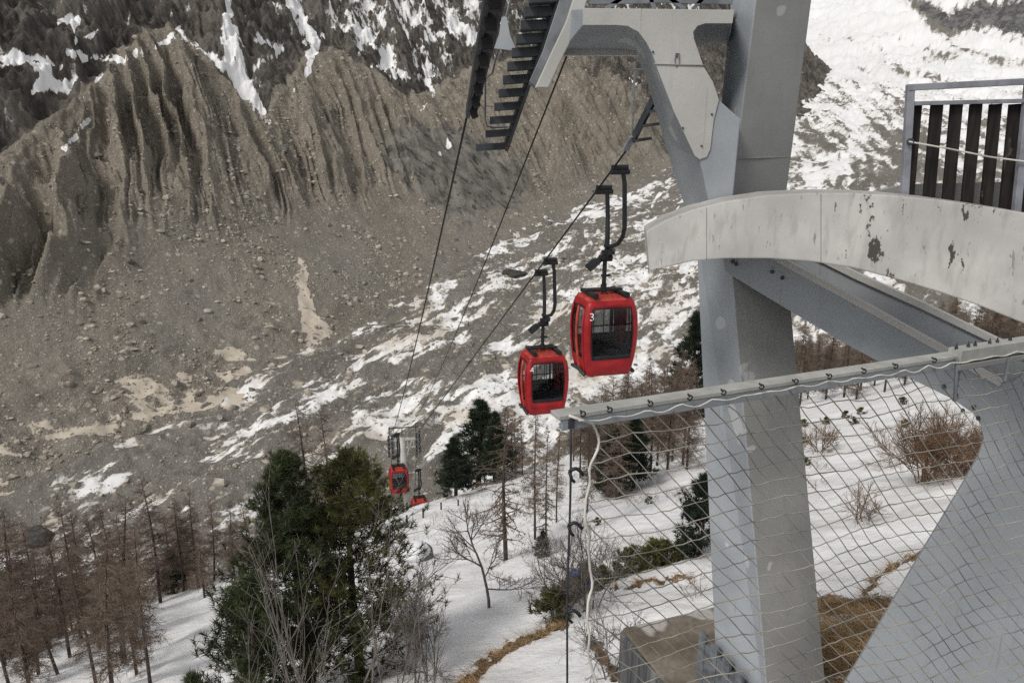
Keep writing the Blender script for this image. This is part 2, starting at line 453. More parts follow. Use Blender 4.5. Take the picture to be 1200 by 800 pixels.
for pts, wd, amt in [([(60, 590), (100, 575), (150, 560)], [10, 12, 8], .30), ([(275, 465), (300, 450)], [8, 7], .3), ([(110, 530), (150, 517)], [8, 8], .3),
                     ([(460, 520), (425, 490)], [14, 10], .25), ([(555, 470), (600, 440)], [7, 5], .25), ([(700, 330), (800, 340)], [12, 14], .2),
                     ([(510, 540), (560, 480)], [10, 12], .25), ([(1010, 110), (1000, 180), (960, 210)], [8, 10, 14], .3)]:
    snow = snow + amt*polydist(px, py, pts, wd)
for pts, wd, amt in [([(430, 440), (540, 425), (590, 420)], [10, 12, 6], .18), ([(490, 590), (530, 555)], [5, 6], .25), ([(958, 95), (1000, 125), (1045, 160), (1062, 205)], [9, 8, 8, 7], .16), ([(940, 150), (968, 168), (985, 195)], [8, 8, 7], .15), ([(1000, 62), (1050, 80), (1110, 92)], [4, 5, 4], .2), ([(1080, 72), (1130, 62), (1195, 78)], [5, 6, 6], .22), ([(930, 205), (960, 222)], [8, 8], .14), ([(1075, 5), (1110, 30), (1150, 15), (1200, 20)], [8, 14, 18, 26], .9)]:
    snow = snow - amt*polydist(px, py, pts, wd)
for f_ in (.34, .46, .57, .68, .80, .92, 1.05, 1.2):
    arc_ = [(925+(x-925)*f_, 205+(y-205)*f_) for x, y in ((946, 62), (985, 92), (1025, 128), (1055, 165), (1066, 200), (1052, 228))]
    snow = snow - .30*polydist(px, py, arc_, [1.5, 2.8, 3.4, 3.4, 3.4, 2.2])*(.45+.9*vnoise(px/14, py/14, 91))
for a_, b_ in (((985, 40), (1130, 100)), ((1010, 30), (1180, 84)), ((1040, 70), (1200, 150)), ((1090, 40), (1200, 72))):
    snow = snow - .22*polydist(px, py, [a_, ((a_[0]+b_[0])/2, (a_[1]+b_[1])/2+6), b_], [1.5, 3, 2.5])*(.3+1.1*vnoise(px/18, py/12, 93))
snow = snow + .14*polydist(px, py, [(960, 110), (1000, 170), (960, 220)], [50, 50, 40])
rock = polydist(px, py, [(1085, 8), (1120, 25), (1160, 14), (1200, 22)], [8, 14, 18, 26])
dirt = .42 + .35*fbm(S_/22, T_/22, 77, 3) - .45*sstep(250, 600, S_) + .12*sstep(420, 300, px)
tone = .18+.35*fbm(S_/35, T_/18, 79, 4)
grid_obj('glacier', X, Y, Z, M_glac, dict(snow=snow, rock=rock, dirt=dirt, tone=tone, grey=.55+.5*fbm(S_/50, T_/30, 78, 3), soil=np.zeros_like(snow)))

def three_max(a, b, c): return np.maximum(np.maximum(a, b), c)
# moraine wall ------------------------------------------------------------
ss = np.concatenate([np.arange(20, 330, .62), np.arange(330, 620, 1.0), np.arange(620, 1450, 1.9), np.geomspace(1450, 2300, 60)])
qq = np.concatenate([np.arange(-12, 165, .58), np.arange(165, 300, 1.3), np.arange(300, 520, 5)])
S_, Q_ = np.meshgrid(ss, qq, indexing='ij')
def q_talus(s): return np.interp(s, [60, 128, 150, 186, 265, 309, 367, 411, 592, 800], [52, 58, 48, 60, 59, 52, 42, 24, 13, 12])
def q_crest(sf): return np.interp(sf, [60, 110, 127, 150, 176, 197, 218, 235, 244, 259, 276, 300, 337, 372, 402, 420, 440, 480, 540, 640, 800, 950, 1200, 1700],
                                  [118, 112, 98, 118, 136, 147, 155, 152, 140, 121, 104, 116, 134, 130, 112, 96, 92, 100, 112, 118, 130, 135, 120, 110])
KF = np.interp(S_, [0, 430, 620, 3000], [.66, .66, .15, .1])
SFL = S_ - KF*(Q_-60)                                       # flutes run slightly aslant down the wall
def wall_profile(S_, Q_, SFL):
    q1 = q_talus(S_) + 9*fbm(S_/28, Q_/200, 101, 3)
    qc = q_crest(SFL) + 7*fbm(SFL/22, Q_/60, 103, 5)
    tal = np.where(Q_ < 0, .15*Q_, .60*Q_)
    z = np.minimum(Q_, q1)*np.where(Q_ < 0, .15, .60) + .95*np.clip(Q_-q1, 0, None)
    over = np.clip(Q_-qc, 0, None)
    z = z - .95*over + np.where(over < 12, .12*over, 1.44+1.18*(over-12))
    return z, q1, qc, over
prof, Q1, QC, OV = wall_profile(S_, Q_, SFL)
wl = sstep(-4, 26, Q_-Q1)*(1-sstep(0, 8, OV))               # fluted band
up = sstep(0, 14, OV)                                       # bedrock above
big = ridged(SFL/52+.3*fbm(Q_/50, SFL/50, 9, 2), Q_/300, 111, 2)
warp = .75*fbm(SFL/24, Q_/26, 117, 4)+.16*fbm(SFL/6, Q_/7, 118, 3)
# gullies join on their way down: fewer and deeper below, more and shallower near the crest
fq = np.clip((Q_-Q1)/np.maximum(QC-Q1, 20), 0, 1)
def rib(r, k=2.2): return 2*np.clip((r+1)/2, 0, 1)**k-1        # narrow crests, wide gullies
f0 = rib(ridged(SFL/23+warp*.8, Q_/260, 120, 1), 1.6); f1 = rib(ridged(SFL/11.5+warp*1.3, Q_/150, 121, 1)); f2 = rib(ridged(SFL/4.8+warp*2.6, Q_/60, 127, 2))
deep = .55+.65*sstep(-.4, .5, fbm(SFL/34, Q_/60, 124, 3))
brk = sstep(-.35, .35, fbm(SFL/18, Q_/22, 128, 3))
crest_fade = .25+.75*sstep(-2, 34, QC-Q_)
dz = wl*(big*4.5+crest_fade*(f0*6.5*deep+f1*7.5*deep*(.6+.6*fq)+f2*3.4*(.4+brk)+rib(ridged(SFL/2.3+warp*5, Q_/28, 130, 1))*.9))+wl*(fbm(S_/3, Q_/3.4, 136, 4, .62)*1.1+ridged(S_/9, Q_/7, 138, 3)*1.0*brk)
dz = dz + (1-up)*(fbm(S_/7, Q_/7, 131, 4)*.8*(1+wl)+fbm(S_/26, Q_/26, 133, 3)*1.8)
blk = fbm(SFL/30, Q_/24, 141, 6, .6)*16 + ridged(SFL/22, Q_/14, 145, 4)*7 + ridged(SFL/7, Q_/5, 149, 3)*2.2
dz = dz + np.maximum(up, .45*sstep(430, 620, S_)*wl+.75*sstep(680, 900, S_))*blk
dz = dz*sstep(-8, 10, Q_)
foot = sstep(66, 18, Q_+9*fbm(S_/25, Q_/25, 181, 3))*(1-sstep(190, 280, S_))
dz = dz + foot*sstep(-8, 10, Q_)*(fbm(S_/22, Q_/14, 187, 4)*3.4+ridged(S_/9, Q_/7, 189, 3)*1.1)
T_ = T0(S_)+Q_
# outcrop of smooth slabs between the flutes
X = AX[0]*S_+NX[0]*T_; Y = AX[1]*S_+NX[1]*T_
Z = zg(S_)+prof+dz
px, py = proj(X, Y, Z)
slab = polydist(px, py, [(500, 185), (550, 205), (590, 215)], [34, 38, 26])
slab = np.clip(slab*1.3, 0, 1)
slabz = fbm(SFL/34, Q_/20, 153, 3)*5.0+fbm(SFL/9, Q_/12, 154, 3)*.9
Z = Z + slab*(slabz+2.0-1.0*dz)
px, py = proj(X, Y, Z)
far_rock = sstep(680, 840, S_)
rock = three_max(far_rock*.8+.5*fbm(S_/30, Q_/20, 158, 4)*sstep(420, 600, S_), sstep(2, 9, OV+4*fbm(S_/9, Q_/9, 155, 3)), 0*slab)
slabm = sstep(.3, .5, slab+.45*fbm(SFL/10, Q_/10, 157, 4))
snow = np.full(Z.shape, -.6)
gul = blk/14
snow = snow + up*(.80 + .85*fbm(SFL/17, Q_/11, 161, 6, .68) - .20*gul + .16*sstep(360, 480, S_) + .45*fbm(SFL/5, Q_/3.5, 163, 4, .65) + .35*fbm(SFL/60, Q_/40, 165, 2))
snow = snow + .35*up*sstep(450, 700, S_)*fbm(SFL/60, Q_/20, 167, 4)
nz = fbm(SFL/5, Q_/5, 169, 4)
for pts, wd, amt in [([(266, -20), (268, 30), (272, 66), (286, 100), (312, 142)], [8, 5, 9, 9, 5], 1.5),
                     ([(335, -10), (352, 20), (372, 50), (360, 85), (345, 107)], [4, 4, 6, 5, 3], 1.3),
                     ([(82, 63), (110, 68), (142, 71), (180, 57), (210, 38)], [5, 5, 7, 6, 4], 1.35),
                     ([(212, 38), (235, 60), (262, 82)], [3, 3, 4], 1.1), ([(120, 85), (104, 112), (95, 120)], [4, 5, 4], 1.1),
                     ([(110, 133), (92, 155), (74, 174)], [3, 4, 4], 1.4), ([(-10, 66), (30, 70), (62, 80), (44, 105)], [13, 11, 7, 5], 1.2),
                     ([(70, 25), (88, 20), (90, 45), (110, 40)], [3, 4, 4, 3], 1.15), ([(300, 45), (330, 60), (300, 75)], [5, 5, 5], .65),
                     ([(405, 0), (420, 30), (445, 60)], [6, 6, 5], .55), ([(470, 0), (505, 45), (540, 30)], [7, 7, 7], .5),
                     ([(455, 60), (462, 85), (500, 92)], [5, 5, 4], .55), ([(502, 95), (508, 115), (495, 130)], [3, 3, 2], 1.1),
                     ([(526, 165), (519, 182)], [3, 3], 1.4), ([(350, 300), (357, 340), (371, 392)], [5, 8, 11], 1.6),
                     ([(735, 85), (745, 100), (752, 95)], [4, 5, 3], 1.0), ([(420, 95), (450, 75)], [4, 5], .9),
                     ([(215, 440), (222, 470)], [4, 7], .9), ([(650, 250), (600, 278), (560, 310)], [8, 9, 8], .95), ([(290, 440), (270, 470)], [6, 8], 1.0), ([(800, 195), (730, 235)], [10, 10], .95)]:
    snow = snow + 1.0*amt*polydist(px, py, pts, wd)*(1+1.2*nz)
snow = snow + foot*(.98+.95*fbm(S_/12, (Q_+.5*S_)/7, 179, 5, .65)+.5*fbm(S_/40, Q_/30, 183, 3))
dirt = .30+.16*foot+.3*foot*fbm(S_/14, Q_/12, 191, 2)+.2*fbm(S_/20, Q_/20, 171, 3) + .55*(1-up)*sstep(240, 330, py) - .5*up
tone = .12 + .10*wl + .45*fbm(S_/40, Q_/30, 173, 4) + .25*sstep(650, 760, px)*wl
grid_obj('moraine_slope', X, Y, Z, M_wall, dict(snow=snow, rock=rock, dirt=dirt, tone=np.clip(tone, 0, 1), grey=np.clip((1-wl)*(1-up)*(.55+.5*fbm(S_/30, Q_/25, 175, 3)), 0, 1)*(1-slab), slab=slabm, soil=np.zeros_like(snow)))
WX, WY, WZ, WPX, WPY, WOV = X, Y, Z, px, py, OV

# near hillside -----------------------------------------------------------
def hill_z(x, y):
    s, t = st(x, y)
    z = -5.05+.227*x-.386*y
    tc = 35+2.0*fbm(s/16, s*0+3.1, 201, 3)
    z = z-.62*softplus(t-tc, 1.6)
    z = z+.45*fbm(x/7, y/7, 205, 4)*sstep(5, 20, y)+.16*fbm(x/2.4, y/2.4, 207, 3)*sstep(8, 16, y)+.08*fbm(x/.9, y/.9, 209, 3)
    z = z+.75*np.exp(-(((x-4.6)/2.6)**2+((y-8.3)/3.0)**2))
    return z
def hill_hit(px, py, lo=5., hi=320.):
    r = ray(px, py); d = np.geomspace(lo, hi, 5000)
    zz = hill_z(r[0]*d, r[1]*d)
    k = np.nonzero(r[2]*d < zz)[0]
    if not len(k):                                          # just over the crest: stand it on the crest line
        m = d < 110; g = (r[2]*d-zz)[m]/d[m]; k = [int(np.argmin(g))]; dd = d[k[0]]
        return np.array([r[0]*dd, r[1]*dd, zz[k[0]]]), dd
    return r*d[k[0]], d[k[0]]
rr = np.geomspace(3, 340, 560); aa = np.radians(np.linspace(-46, 46, 640))
RR, AA = np.meshgrid(rr, aa, indexing='ij'); X, Y = RR*np.sin(AA), RR*np.cos(AA)
Z = hill_z(X, Y)
px, py = proj(X, Y, Z)
soil = np.zeros(Z.shape)-.1
for pts, wd in [([(535, 815), (565, 780), (600, 757), (640, 738), (664, 728)], [9, 8, 6, 4, 5]), ([(715, 692), (760, 681), (812, 675)], [2, 4, 3]),
                ([(1015, 697), (1030, 675), (1062, 655), (1090, 646)], [4, 4, 3, 4]), ([(950, 712), (1000, 708), (1060, 705)], [9, 10, 12]),
                ([(950, 770), (1000, 770), (1080, 770)], [40, 44, 44]), ([(655, 700), (690, 690), (740, 668), (800, 652)], [6, 5, 4, 4]),
                ([(690, 745), (720, 790)], [5, 9])]:
    soil = np.maximum(soil, polydist(px, py, pts, wd)*.8)
dist = np.hypot(X, Y)
soil = soil + .42*sstep(60, 110, dist)*(.5+.9*fbm(X/14, Y/14, 213, 3)) + .22*fbm(X/4.5, Y/4.5, 217, 4)*sstep(12, 30, dist)
soil = soil + .3*polydist(px, py, [(700, 500), (740, 520), (800, 500)], [20, 24, 20])
grid_obj('snowy_hillside', X, Y, Z, M_hill, dict(soil=soil))

# ------------------------------------------------------------------ boulders and loose stones
def rock_verts(seed, n=0):
    t = (1+5**.5)/2
    V = np.array([[-1,t,0],[1,t,0],[-1,-t,0],[1,-t,0],[0,-1,t],[0,1,t],[0,-1,-t],[0,1,-t],[t,0,-1],[t,0,1],[-t,0,-1],[-t,0,1]], float)
    Fc = np.array([[0,11,5],[0,5,1],[0,1,7],[0,7,10],[0,10,11],[1,5,9],[5,11,4],[11,10,2],[10,7,6],[7,1,8],[3,9,4],[3,4,2],[3,2,6],[3,6,8],[3,8,9],[4,9,5],[2,4,11],[6,2,10],[8,6,7],[9,8,1]])
    V /= np.linalg.norm(V[0])
    return V, Fc
def subdiv(V, Fc):
    V = list(map(tuple, V)); mid = {}; out = []
    def m(a, b):
        k = (min(a, b), max(a, b))
        if k not in mid:
            p = (np.array(V[a])+np.array(V[b]))/2; p /= np.linalg.norm(p); V.append(tuple(p)); mid[k] = len(V)-1
        return mid[k]
    for a, b, c in Fc:
        ab, bc, ca = m(a, b), m(b, c), m(c, a); out += [[a, ab, ca], [b, bc, ab], [c, ca, bc], [ab, bc, ca]]
    return np.array(V), np.array(out)
RV, RF = rock_verts(0)
def scatter_stones(mb, pts, sizes):
    k = len(pts); V = RV[None]*(NR.uniform(.55, 1.25, (k, 12, 1)))*sizes[:, None, None]*NR.uniform(.6, 1.2, (k, 1, 3))
    a = NR.uniform(0, 6.28, k); c, s_ = np.cos(a), np.sin(a)
    x = V[..., 0]*c[:, None]-V[..., 1]*s_[:, None]; y = V[..., 0]*s_[:, None]+V[..., 1]*c[:, None]
    V = np.stack([x, y, V[..., 2]*.8], -1)+pts[:, None]
    mb.add(V, [(RF[None]+(np.arange(k)*12)[:, None, None]).reshape(-1, 3)])
mb = MB()
ok = np.argwhere((WOV <= 0) & (WPX > -60) & (WPX < 1000) & (WPY > 20) & (WPY < 640) & (Q_ > 2) & (slabm < .3))
dens = vnoise(S_/17, Q_/17, 301)
pick = ok[NR.integers(0, len(ok), 60000)]
keep = NR.random(len(pick)) < np.clip(dens[pick[:, 0], pick[:, 1]]*1.5-.3, .1, 1); pick = pick[keep]
pp = np.stack([WX[pick[:, 0], pick[:, 1]], WY[pick[:, 0], pick[:, 1]], WZ[pick[:, 0], pick[:, 1]]], 1)
sz = .22+.30*NR.pareto(2.5, len(pp)); sz = np.clip(sz, .2, 1.8)
scatter_stones(mb, pp, sz)
k = 30000
r_ = np.sqrt(NR.uniform(130**2, 520**2, k)); a_ = np.radians(NR.uniform(-38, 22, k)); gx, gy = r_*np.sin(a_), r_*np.cos(a_)
gs, gt = st(gx, gy); m_ = (gt < T0(gs)+5)
gp = np.stack([gx, gy, glacier_z(gx, gy)], 1)[m_]
scatter_stones(mb, gp, np.clip(.18+.26*NR.pareto(2.3, len(gp)), .15, 2.4))
o = mb.build('loose_stones', M_stones); tag(o, 'countless pale loose stones strewn over the moraine and glacier debris', 'stones', kind='stuff')

BV, BF = subdiv(*subdiv(RV, RF))
def boulder(px, py, d, wpx, label, mat, flat=.6, seed=0, p=None):
    c = P(px, py, d) if p is None else p
    r = wpx*d/F/2
    V = BV.copy(); rg = np.random.default_rng(900+seed)
    for _ in range(9):
        nv = rg.normal(size=3); nv /= np.linalg.norm(nv); k = rg.uniform(.5, .85); dd = V @ nv
        V = V-np.clip(dd-k, 0, None)[:, None]*nv
    V = V*(1+.1*np.sin(V*5+seed)); V *= np.array([1, .8, flat])*r
    rt = thing('boulder', label, 'boulder', tuple(c))
    mb = MB().add(V, [BF]); mb.build('rock', mat, rt, smooth=False, local=True)
    return rt, r
def glac_hit(px, py):
    r = ray(px, py); d = np.geomspace(70, 3000, 6000); zz = glacier_z(r[0]*d, r[1]*d)
    k = np.nonzero(r[2]*d < zz)[0]
    return d[k[0]] if len(k) else 300.
def wall_hit(px, py):
    k = np.argmin((WPX-px)**2+(WPY-py)**2); return np.array([WX.flat[k], WY.flat[k], WZ.flat[k]])
for i, (bx, by, bw, lab, mt) in enumerate([
        (189, 495, 26, 'long dark boulder lying on the glacier edge just below the moraine talus', M_darkboulder),
        (48, 628, 52, 'broad blackish block of debris covered ice behind the lower left larches', M_darkboulder),
        (601, 322, 34, 'dark flat boulder on the glacier between the middle and right cables', M_darkboulder),
        (533, 375, 16, 'small grey boulder on snowy glacier left of the two front cabins', M_boulder),
        (640, 262, 14, 'small grey boulder at the foot of the moraine behind the right cable', M_boulder)]):
    boulder(bx, by, glac_hit(bx, by), bw, lab, mt, .5, i)
for i, (bx, by, bw, lab) in enumerate([
        (153, 305, 15, 'pale rounded boulder at the foot of the left flutes of the moraine'),
        (116, 184, 12, 'pale boulder standing out on the upper left flank of the moraine cone'),
        (152, 128, 16, 'grey boulder in the upper middle of the fluted moraine cone'),
        (247, 140, 9, 'small pale boulder right of the moraine cone centre'),
        (332, 175, 14, 'grey rounded boulder in the gully right of the moraine cone'),
        (232, 374, 9, 'pale boulder in the middle of the talus slope'),
        (167, 378, 11, 'pale boulder on the left part of the talus slope')]):
    p_ = wall_hit(bx, by); d_ = p_[1]*CP-p_[2]*SP
    boulder(bx, by, d_, bw, lab, M_boulder, .8, 20+i, p_)

# ------------------------------------------------------------------ pylon
pyl_base = PY(897, 800, 7.35)
pyl = thing('steel_pylon', 'big grey painted steel pylon with arched beam and diagonal brace at the right', 'pylon', tuple(pyl_base))
def edge3(top, bot, Yl, Ym, Yr):
    """box post seen on its corner: (left, mid, right) pixel edges at the top and the bottom, on three vertical planes"""
    out = []
    for (l, m, r) in (top, bot):
        a, b, c = PY(*l, Yl), PY(*m, Ym), PY(*r, Yr); out.append(np.array([a, b, c, a+c-b]))
    return out
M_colmix = None
top, bot = edge3(((862, -60), (893, -60), (959, -60)), ((832, 262), (853, 262), (917, 262)), 7.85, 7.3, 7.55)
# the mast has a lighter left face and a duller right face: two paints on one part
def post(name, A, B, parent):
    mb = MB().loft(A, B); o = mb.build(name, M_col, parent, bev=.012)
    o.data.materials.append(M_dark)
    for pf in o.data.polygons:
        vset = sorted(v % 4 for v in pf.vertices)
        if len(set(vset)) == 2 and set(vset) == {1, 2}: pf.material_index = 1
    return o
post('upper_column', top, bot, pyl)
top, bot = edge3(((815, 262), (853, 262), (918, 262)), ((843, 870), (904, 870), (974, 870)), 8.0, 7.3, 7.6)
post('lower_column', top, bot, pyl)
# ribs at the foot
Lt, Lb, Mt, Mb_ = PY(815, 262, 8.0), PY(843, 870, 8.0), PY(853, 262, 7.3), PY(904, 870, 7.3)
for k in range(8):
    f = -.12+k/7.*.85; zt_ = -5.55-.03*k-(.10 if k % 2 else 0)
    if k == 0: zt_ -= .0
    tl = (zt_-Lt[2])/(Lb[2]-Lt[2]); tm = (zt_-Mt[2])/(Mb_[2]-Mt[2])
    q = (Lt+(Lb-Lt)*tl)*(1-f)+(Mt+(Mb_-Mt)*tm)*f
    MB().box(q+np.array([-.05, -.06, -.72]), (.105, .06, 1.0), Matrix.Rotation(math.radians(-58), 3, 'Z')).build('foot_rib', M_ribsteel, pyl, bev=.006)
# V gusset and cross beam: front plate and its set back box
def curve(pts):
    return pts
front = [(683, 10), (860, 12), (858, 28), (826, 28), (817, 31), (812, 38), (813, 46), (824, 78), (835, 96), (842, 117), (868, 140), (863, 190), (856, 262), (836, 262), (820, 187),
         (790, 132), (772, 86), (764, 63), (757, 50), (748, 38), (735, 31), (722, 30), (683, 30)]
back = [(660, 12), (858, 14), (854, 52), (829, 53), (821, 54), (816, 57), (816, 60), (822, 80), (832, 98), (838, 119), (850, 150), (846, 190), (842, 262), (812, 268), (803, 245),
        (778, 165), (760, 100), (752, 78), (747, 69), (742, 65), (732, 64.5), (716, 64.5), (655, 64.5)]
Af = [PY(x, y, 7.05) for x, y in front]; Bf = [PY(x, y, 8.05 if i > 8 or i < 2 else 7.9) for i, (x, y) in enumerate(back)]
gus = [(683, 10), (860, 12), (858, 28), (826, 28), (817, 31), (812, 38), (813, 46), (824, 78), (835, 96), (842, 117), (836, 141), (832, 175), (828, 184), (820, 187), (814, 183),
         (790, 132), (772, 86), (764, 63), (757, 50), (748, 38), (735, 31), (722, 30), (683, 30)]
Gp = [PY(x, y, 7.05) for x, y in gus]
o = MB().loft(Af, Bf).build('cross_beam', M_col, pyl, bev=.01)
MB().prism(np.array(Gp)+np.array([0, -.014, 0]), (0, .012, 0)).build('gusset_plate', M_white, pyl, bev=.003)
# light band under the cross beam
MB().prism([PY(655, 57, 7.84), PY(744, 57, 7.84), PY(751, 65, 7.84), PY(652, 65, 7.84)], (0, .1, 0)).build('bottom_flange', M_white, pyl, bev=.004)
mb = MB().prism([PY(663, 56, 7.83), PY(730, 55.5, 7.83), PY(730, 56.6, 7.83), PY(663, 57.3, 7.83)], (0, .05, 0)); mb.build('rust_seam', M_rust, pyl)
# slanting bracket arm at the left end of the cross beam
Afr = [PY(*q, 7.6) for q in [(684, -40), (700, -40), (680, 28), (662, 62), (643, 103), (627, 103), (646, 62), (664, 24)]]
MB().prism(Afr, (.0, .5, .02)).build('bracket_arm', M_white, pyl, bev=.01)
MB().prism([PY(*q, 7.75) for q in [(620, 96), (629, 103), (647, 62), (665, 24), (686, -40), (669, -40), (651, 14), (636, 60)]], (0, .35, 0)).build('arm_shade_sheet', M_midsteel, pyl, bev=.006)  # added darker sheet: its colour gives the shade on the arm's left side
# arched beam in front of the columns
at = [(757, 271), (780, 258), (810, 246), (850, 236), (900, 228.5), (950, 226), (1000, 226), (1050, 229), (1100, 234), (1150, 241), (1200, 249), (1300, 268)]
ab = [(761, 318), (782, 313), (812, 306), (850, 303), (900, 303), (950, 306.5), (1000, 314), (1050, 327), (1100, 342), (1150, 359), (1200, 379), (1300, 424)]
def adep(x): return np.interp(x, [757, 1300], [6.75, 5.3])
Tp = [P(x, y, adep(x)) for x, y in at]; Bt = [P(x, y, adep(x)) for x, y in ab]
mb = MB(); back_off = np.array([.05, .42, 0])
n_ = len(Tp); V = np.array(Tp+Bt+[p+back_off for p in Tp]+[p+back_off for p in Bt])
fs = []
for i in range(n_-1):
    fs += [[i, i+1, n_+i+1, n_+i], [2*n_+i+1, 2*n_+i, 3*n_+i, 3*n_+i+1], [2*n_+i, 2*n_+i+1, i+1, i], [n_+i, n_+i+1, 3*n_+i+1, 3*n_+i]]
fs += [[0, n_, 3*n_, 2*n_], [n_-1, 3*n_-1, 4*n_-1, 2*n_-1]]
mb.add(V, [np.array(fs)]); mb.build('arched_beam', M_arch, pyl, smooth=False, bev=.012)
                                                            # plate seams of the arched beam
for x, y0, y1 in ((828, 243, 304), (962, 227, 307)):
    a, b = P(x, y0, adep(x)-.001), P(x, y1, adep(x)-.001); mb = MB(); mb.bar(a, b, .0035, .004, (0, 1, 0)); mb.build('seam', M_midsteel, pyl)
# diagonal channel brace and the big leg plate on the right
PLN = plane3(PY(866, 310, 7.22), PY(1172, 450, 6.35), PY(990, 800, 6.9))
fr = [(846, 296), (905, 296), (912, 305), (1010, 359), (1105, 412), (1141, 434), (1155, 444), (1172, 450), (1186, 448), (1196, 441), (1204, 430), (1215, 400), (1360, 400), (1360, 860), (960, 860),
      (990, 800), (1070, 664), (1128, 568), (1146, 536), (1153, 515), (1150, 499), (1140, 484), (1115, 467), (1070, 445), (1000, 408), (935, 370), (880, 337), (850, 318)]
Fp = np.array([on_plane(x, y, PLN) for x, y in fr]); nrm = PLN[0] if PLN[0][1] > 0 else -PLN[0]
MB().prism(Fp, nrm*.06).build('brace_plate', M_brace, pyl, bev=.008)
fl = [(906, 297), (912, 303.5), (1010, 357), (1105, 410), (1141, 432), (1172, 448.5)]
mb = MB()
for (a, b) in zip(fl[:-1], fl[1:]):
    A, B = on_plane(*a, PLN)+nrm*.03, on_plane(*b, PLN)+nrm*.03; mb.bar(A, B, .12, .055, (0, 0, 1))
mb.build('brace_flange', M_white, pyl)
PLB = (nrm, float(nrm @ (on_plane(1000, 360, PLN)+nrm*.85)))
bk = [(880, 262), (930, 288), (1002, 324), (1080, 359), (1165, 400), (1240, 436)]
Bp = [on_plane(x, y, PLB) for x, y in bk]
lo_ = [p+np.array([0, 0, -.45]) for p in Bp]
MB().prism(np.array(Bp+lo_[::-1]), nrm*.05).build('back_plate', M_brace, pyl, bev=.006)
mb = MB()
for A, B in zip(Bp[:-1], Bp[1:]): mb.bar(A+nrm*.025+np.array([0, 0, .012]), B+nrm*.025+np.array([0, 0, .012]), .12, .06, (0, 0, 1))
mb.build('brace_flange', M_white, pyl)
frw = [(870, 318), (940, 350), (1010, 389), (1105, 440), (1150, 466), (1215, 500)]
Wf = [on_plane(x, y, PLN)+nrm*.06 for x, y in frw]; Wb = [p+np.array([0, 0, -.30]) for p in Bp]
mb = MB()
for i in range(len(Wf)-1): mb.loft([Wf[i], Wf[i+1], Wb[i+1], Wb[i]], [q-np.array([0, 0, .02]) for q in (Wf[i], Wf[i+1], Wb[i+1], Wb[i])])
mb.build('brace_web', M_dark, pyl)
def seam(pts, Y, name='weld_seam'):
    MB().tube([PY(x, y, Y) for x, y in pts], .0055, 5).build(name, M_dark, pyl, smooth=True)
seam([(766, 75), (826, 77)], 7.03)
MB().tube([PY(863, 186, 7.29)+np.array([0, -.004, 0]), PY(925, 184, 7.55)+np.array([0, -.004, 0])], .006, 5).build('weld_seam', M_dark, pyl)
for (bx, by) in ((859, 306), (863, 309), (905, 318), (917, 325), (1106, 452), (1120, 462), (1141, 476), (1128, 480), (1146, 489)):
    q = on_plane(bx, by, PLN)-nrm*.002; MB().cyl(q, q-nrm*.03, .018, 6).build('bolt', M_darksteel, pyl)
for (bx, by) in ((793, 66), (765, 61), (822, 171), (834, 134), (800, 150)):
    q = PY(bx, by, 7.036); MB().cyl(q, q-np.array([0, .012, 0]), .009, 6).build('bolt', M_darksteel, pyl)
MB().tube([PY(x, y, 7.03) for x, y in ((792, 63), (796, 63), (796, 76), (792, 78), (791, 70), (792, 63))], .006, 5).build('lifting_eye', M_midsteel, pyl)
# grating rail on top of the cross beam
mb = MB()
for (a, b) in [((709, 11), (745, -12)), ((766, 11), (757, -20)), ((784, -2), (802, 11)), ((812, 11), (835, -14)), ((690, 3), (760, 2)), ((760, 1), (858, 3))]:
    mb.bar(PY(*a, 7.6), PY(*b, 7.6), .035, .035, (0, 1, 0))
mb.build('top_railing', M_midsteel, pyl)

# concrete footing -----------------------------------------------------------
ZB = pyl_base[2]-.0
c0 = PZ(726, 734, -6.45); c1 = PZ(800, 717, -6.45); c2 = PZ(786, 801, -6.45)
e1 = c1-c0; e1 /= np.linalg.norm(e1); e2 = np.array([e1[1], -e1[0], 0])
rt = thing('concrete_footing', 'square weathered concrete footing block under the pylon column behind the net', 'footing', tuple(c0+e1*1.5+e2*1.3+np.array([0, 0, -3.4])))
q = [c0, c0+e1*2.0, c0+e1*2.0+e2*2.4, c0+e2*2.4]
MB().prism(np.array(q)-np.array([0, 0, .06]), (0, 0, -3.4)).build('block', M_concside, rt, bev=.03)
ins = [c0+e1*.03+e2*.03, c0+e1*1.97+e2*.03, c0+e1*1.97+e2*2.37, c0+e1*.03+e2*2.37]
MB().prism(np.array(ins)+np.array([0, 0, 0.]), (0, 0, -.058)).build('top_slab', M_conc, rt, bev=.02)

# railing at the upper right --------------------------------------------------------
YR = 6.45
rl = thing('railing', 'grey steel railing with dark weathered wooden slats behind the arched beam', 'railing', tuple(PY(1130, 246, YR)))
def rb(a, b, wd, dp=.05):
    return (PY(*a, YR), PY(*b, YR), wd, dp)
mb = MB()
mb.bar(PY(1067, 100, YR), PY(1059, 240, YR), .058, .05, (0, 1, 0)); mb.build('post', M_rail, rl, bev=.004)
mb = MB(); mb.bar(PY(1206, 95, YR), PY(1190, 255, YR), .058, .05, (0, 1, 0)); mb.build('post', M_rail, rl, bev=.004)
mb = MB(); mb.bar(PY(1063, 103, YR), PY(1330, 89, YR), .05, .06, (0, 1, 0)); mb.build('top_rail', M_rail, rl, bev=.004)
mb = MB(); mb.bar(PY(1070, 121.5, YR+.01), PY(1330, 115, YR+.01), .032, .04, (0, 1, 0)); mb.build('middle_rail', M_rail, rl, bev=.003)
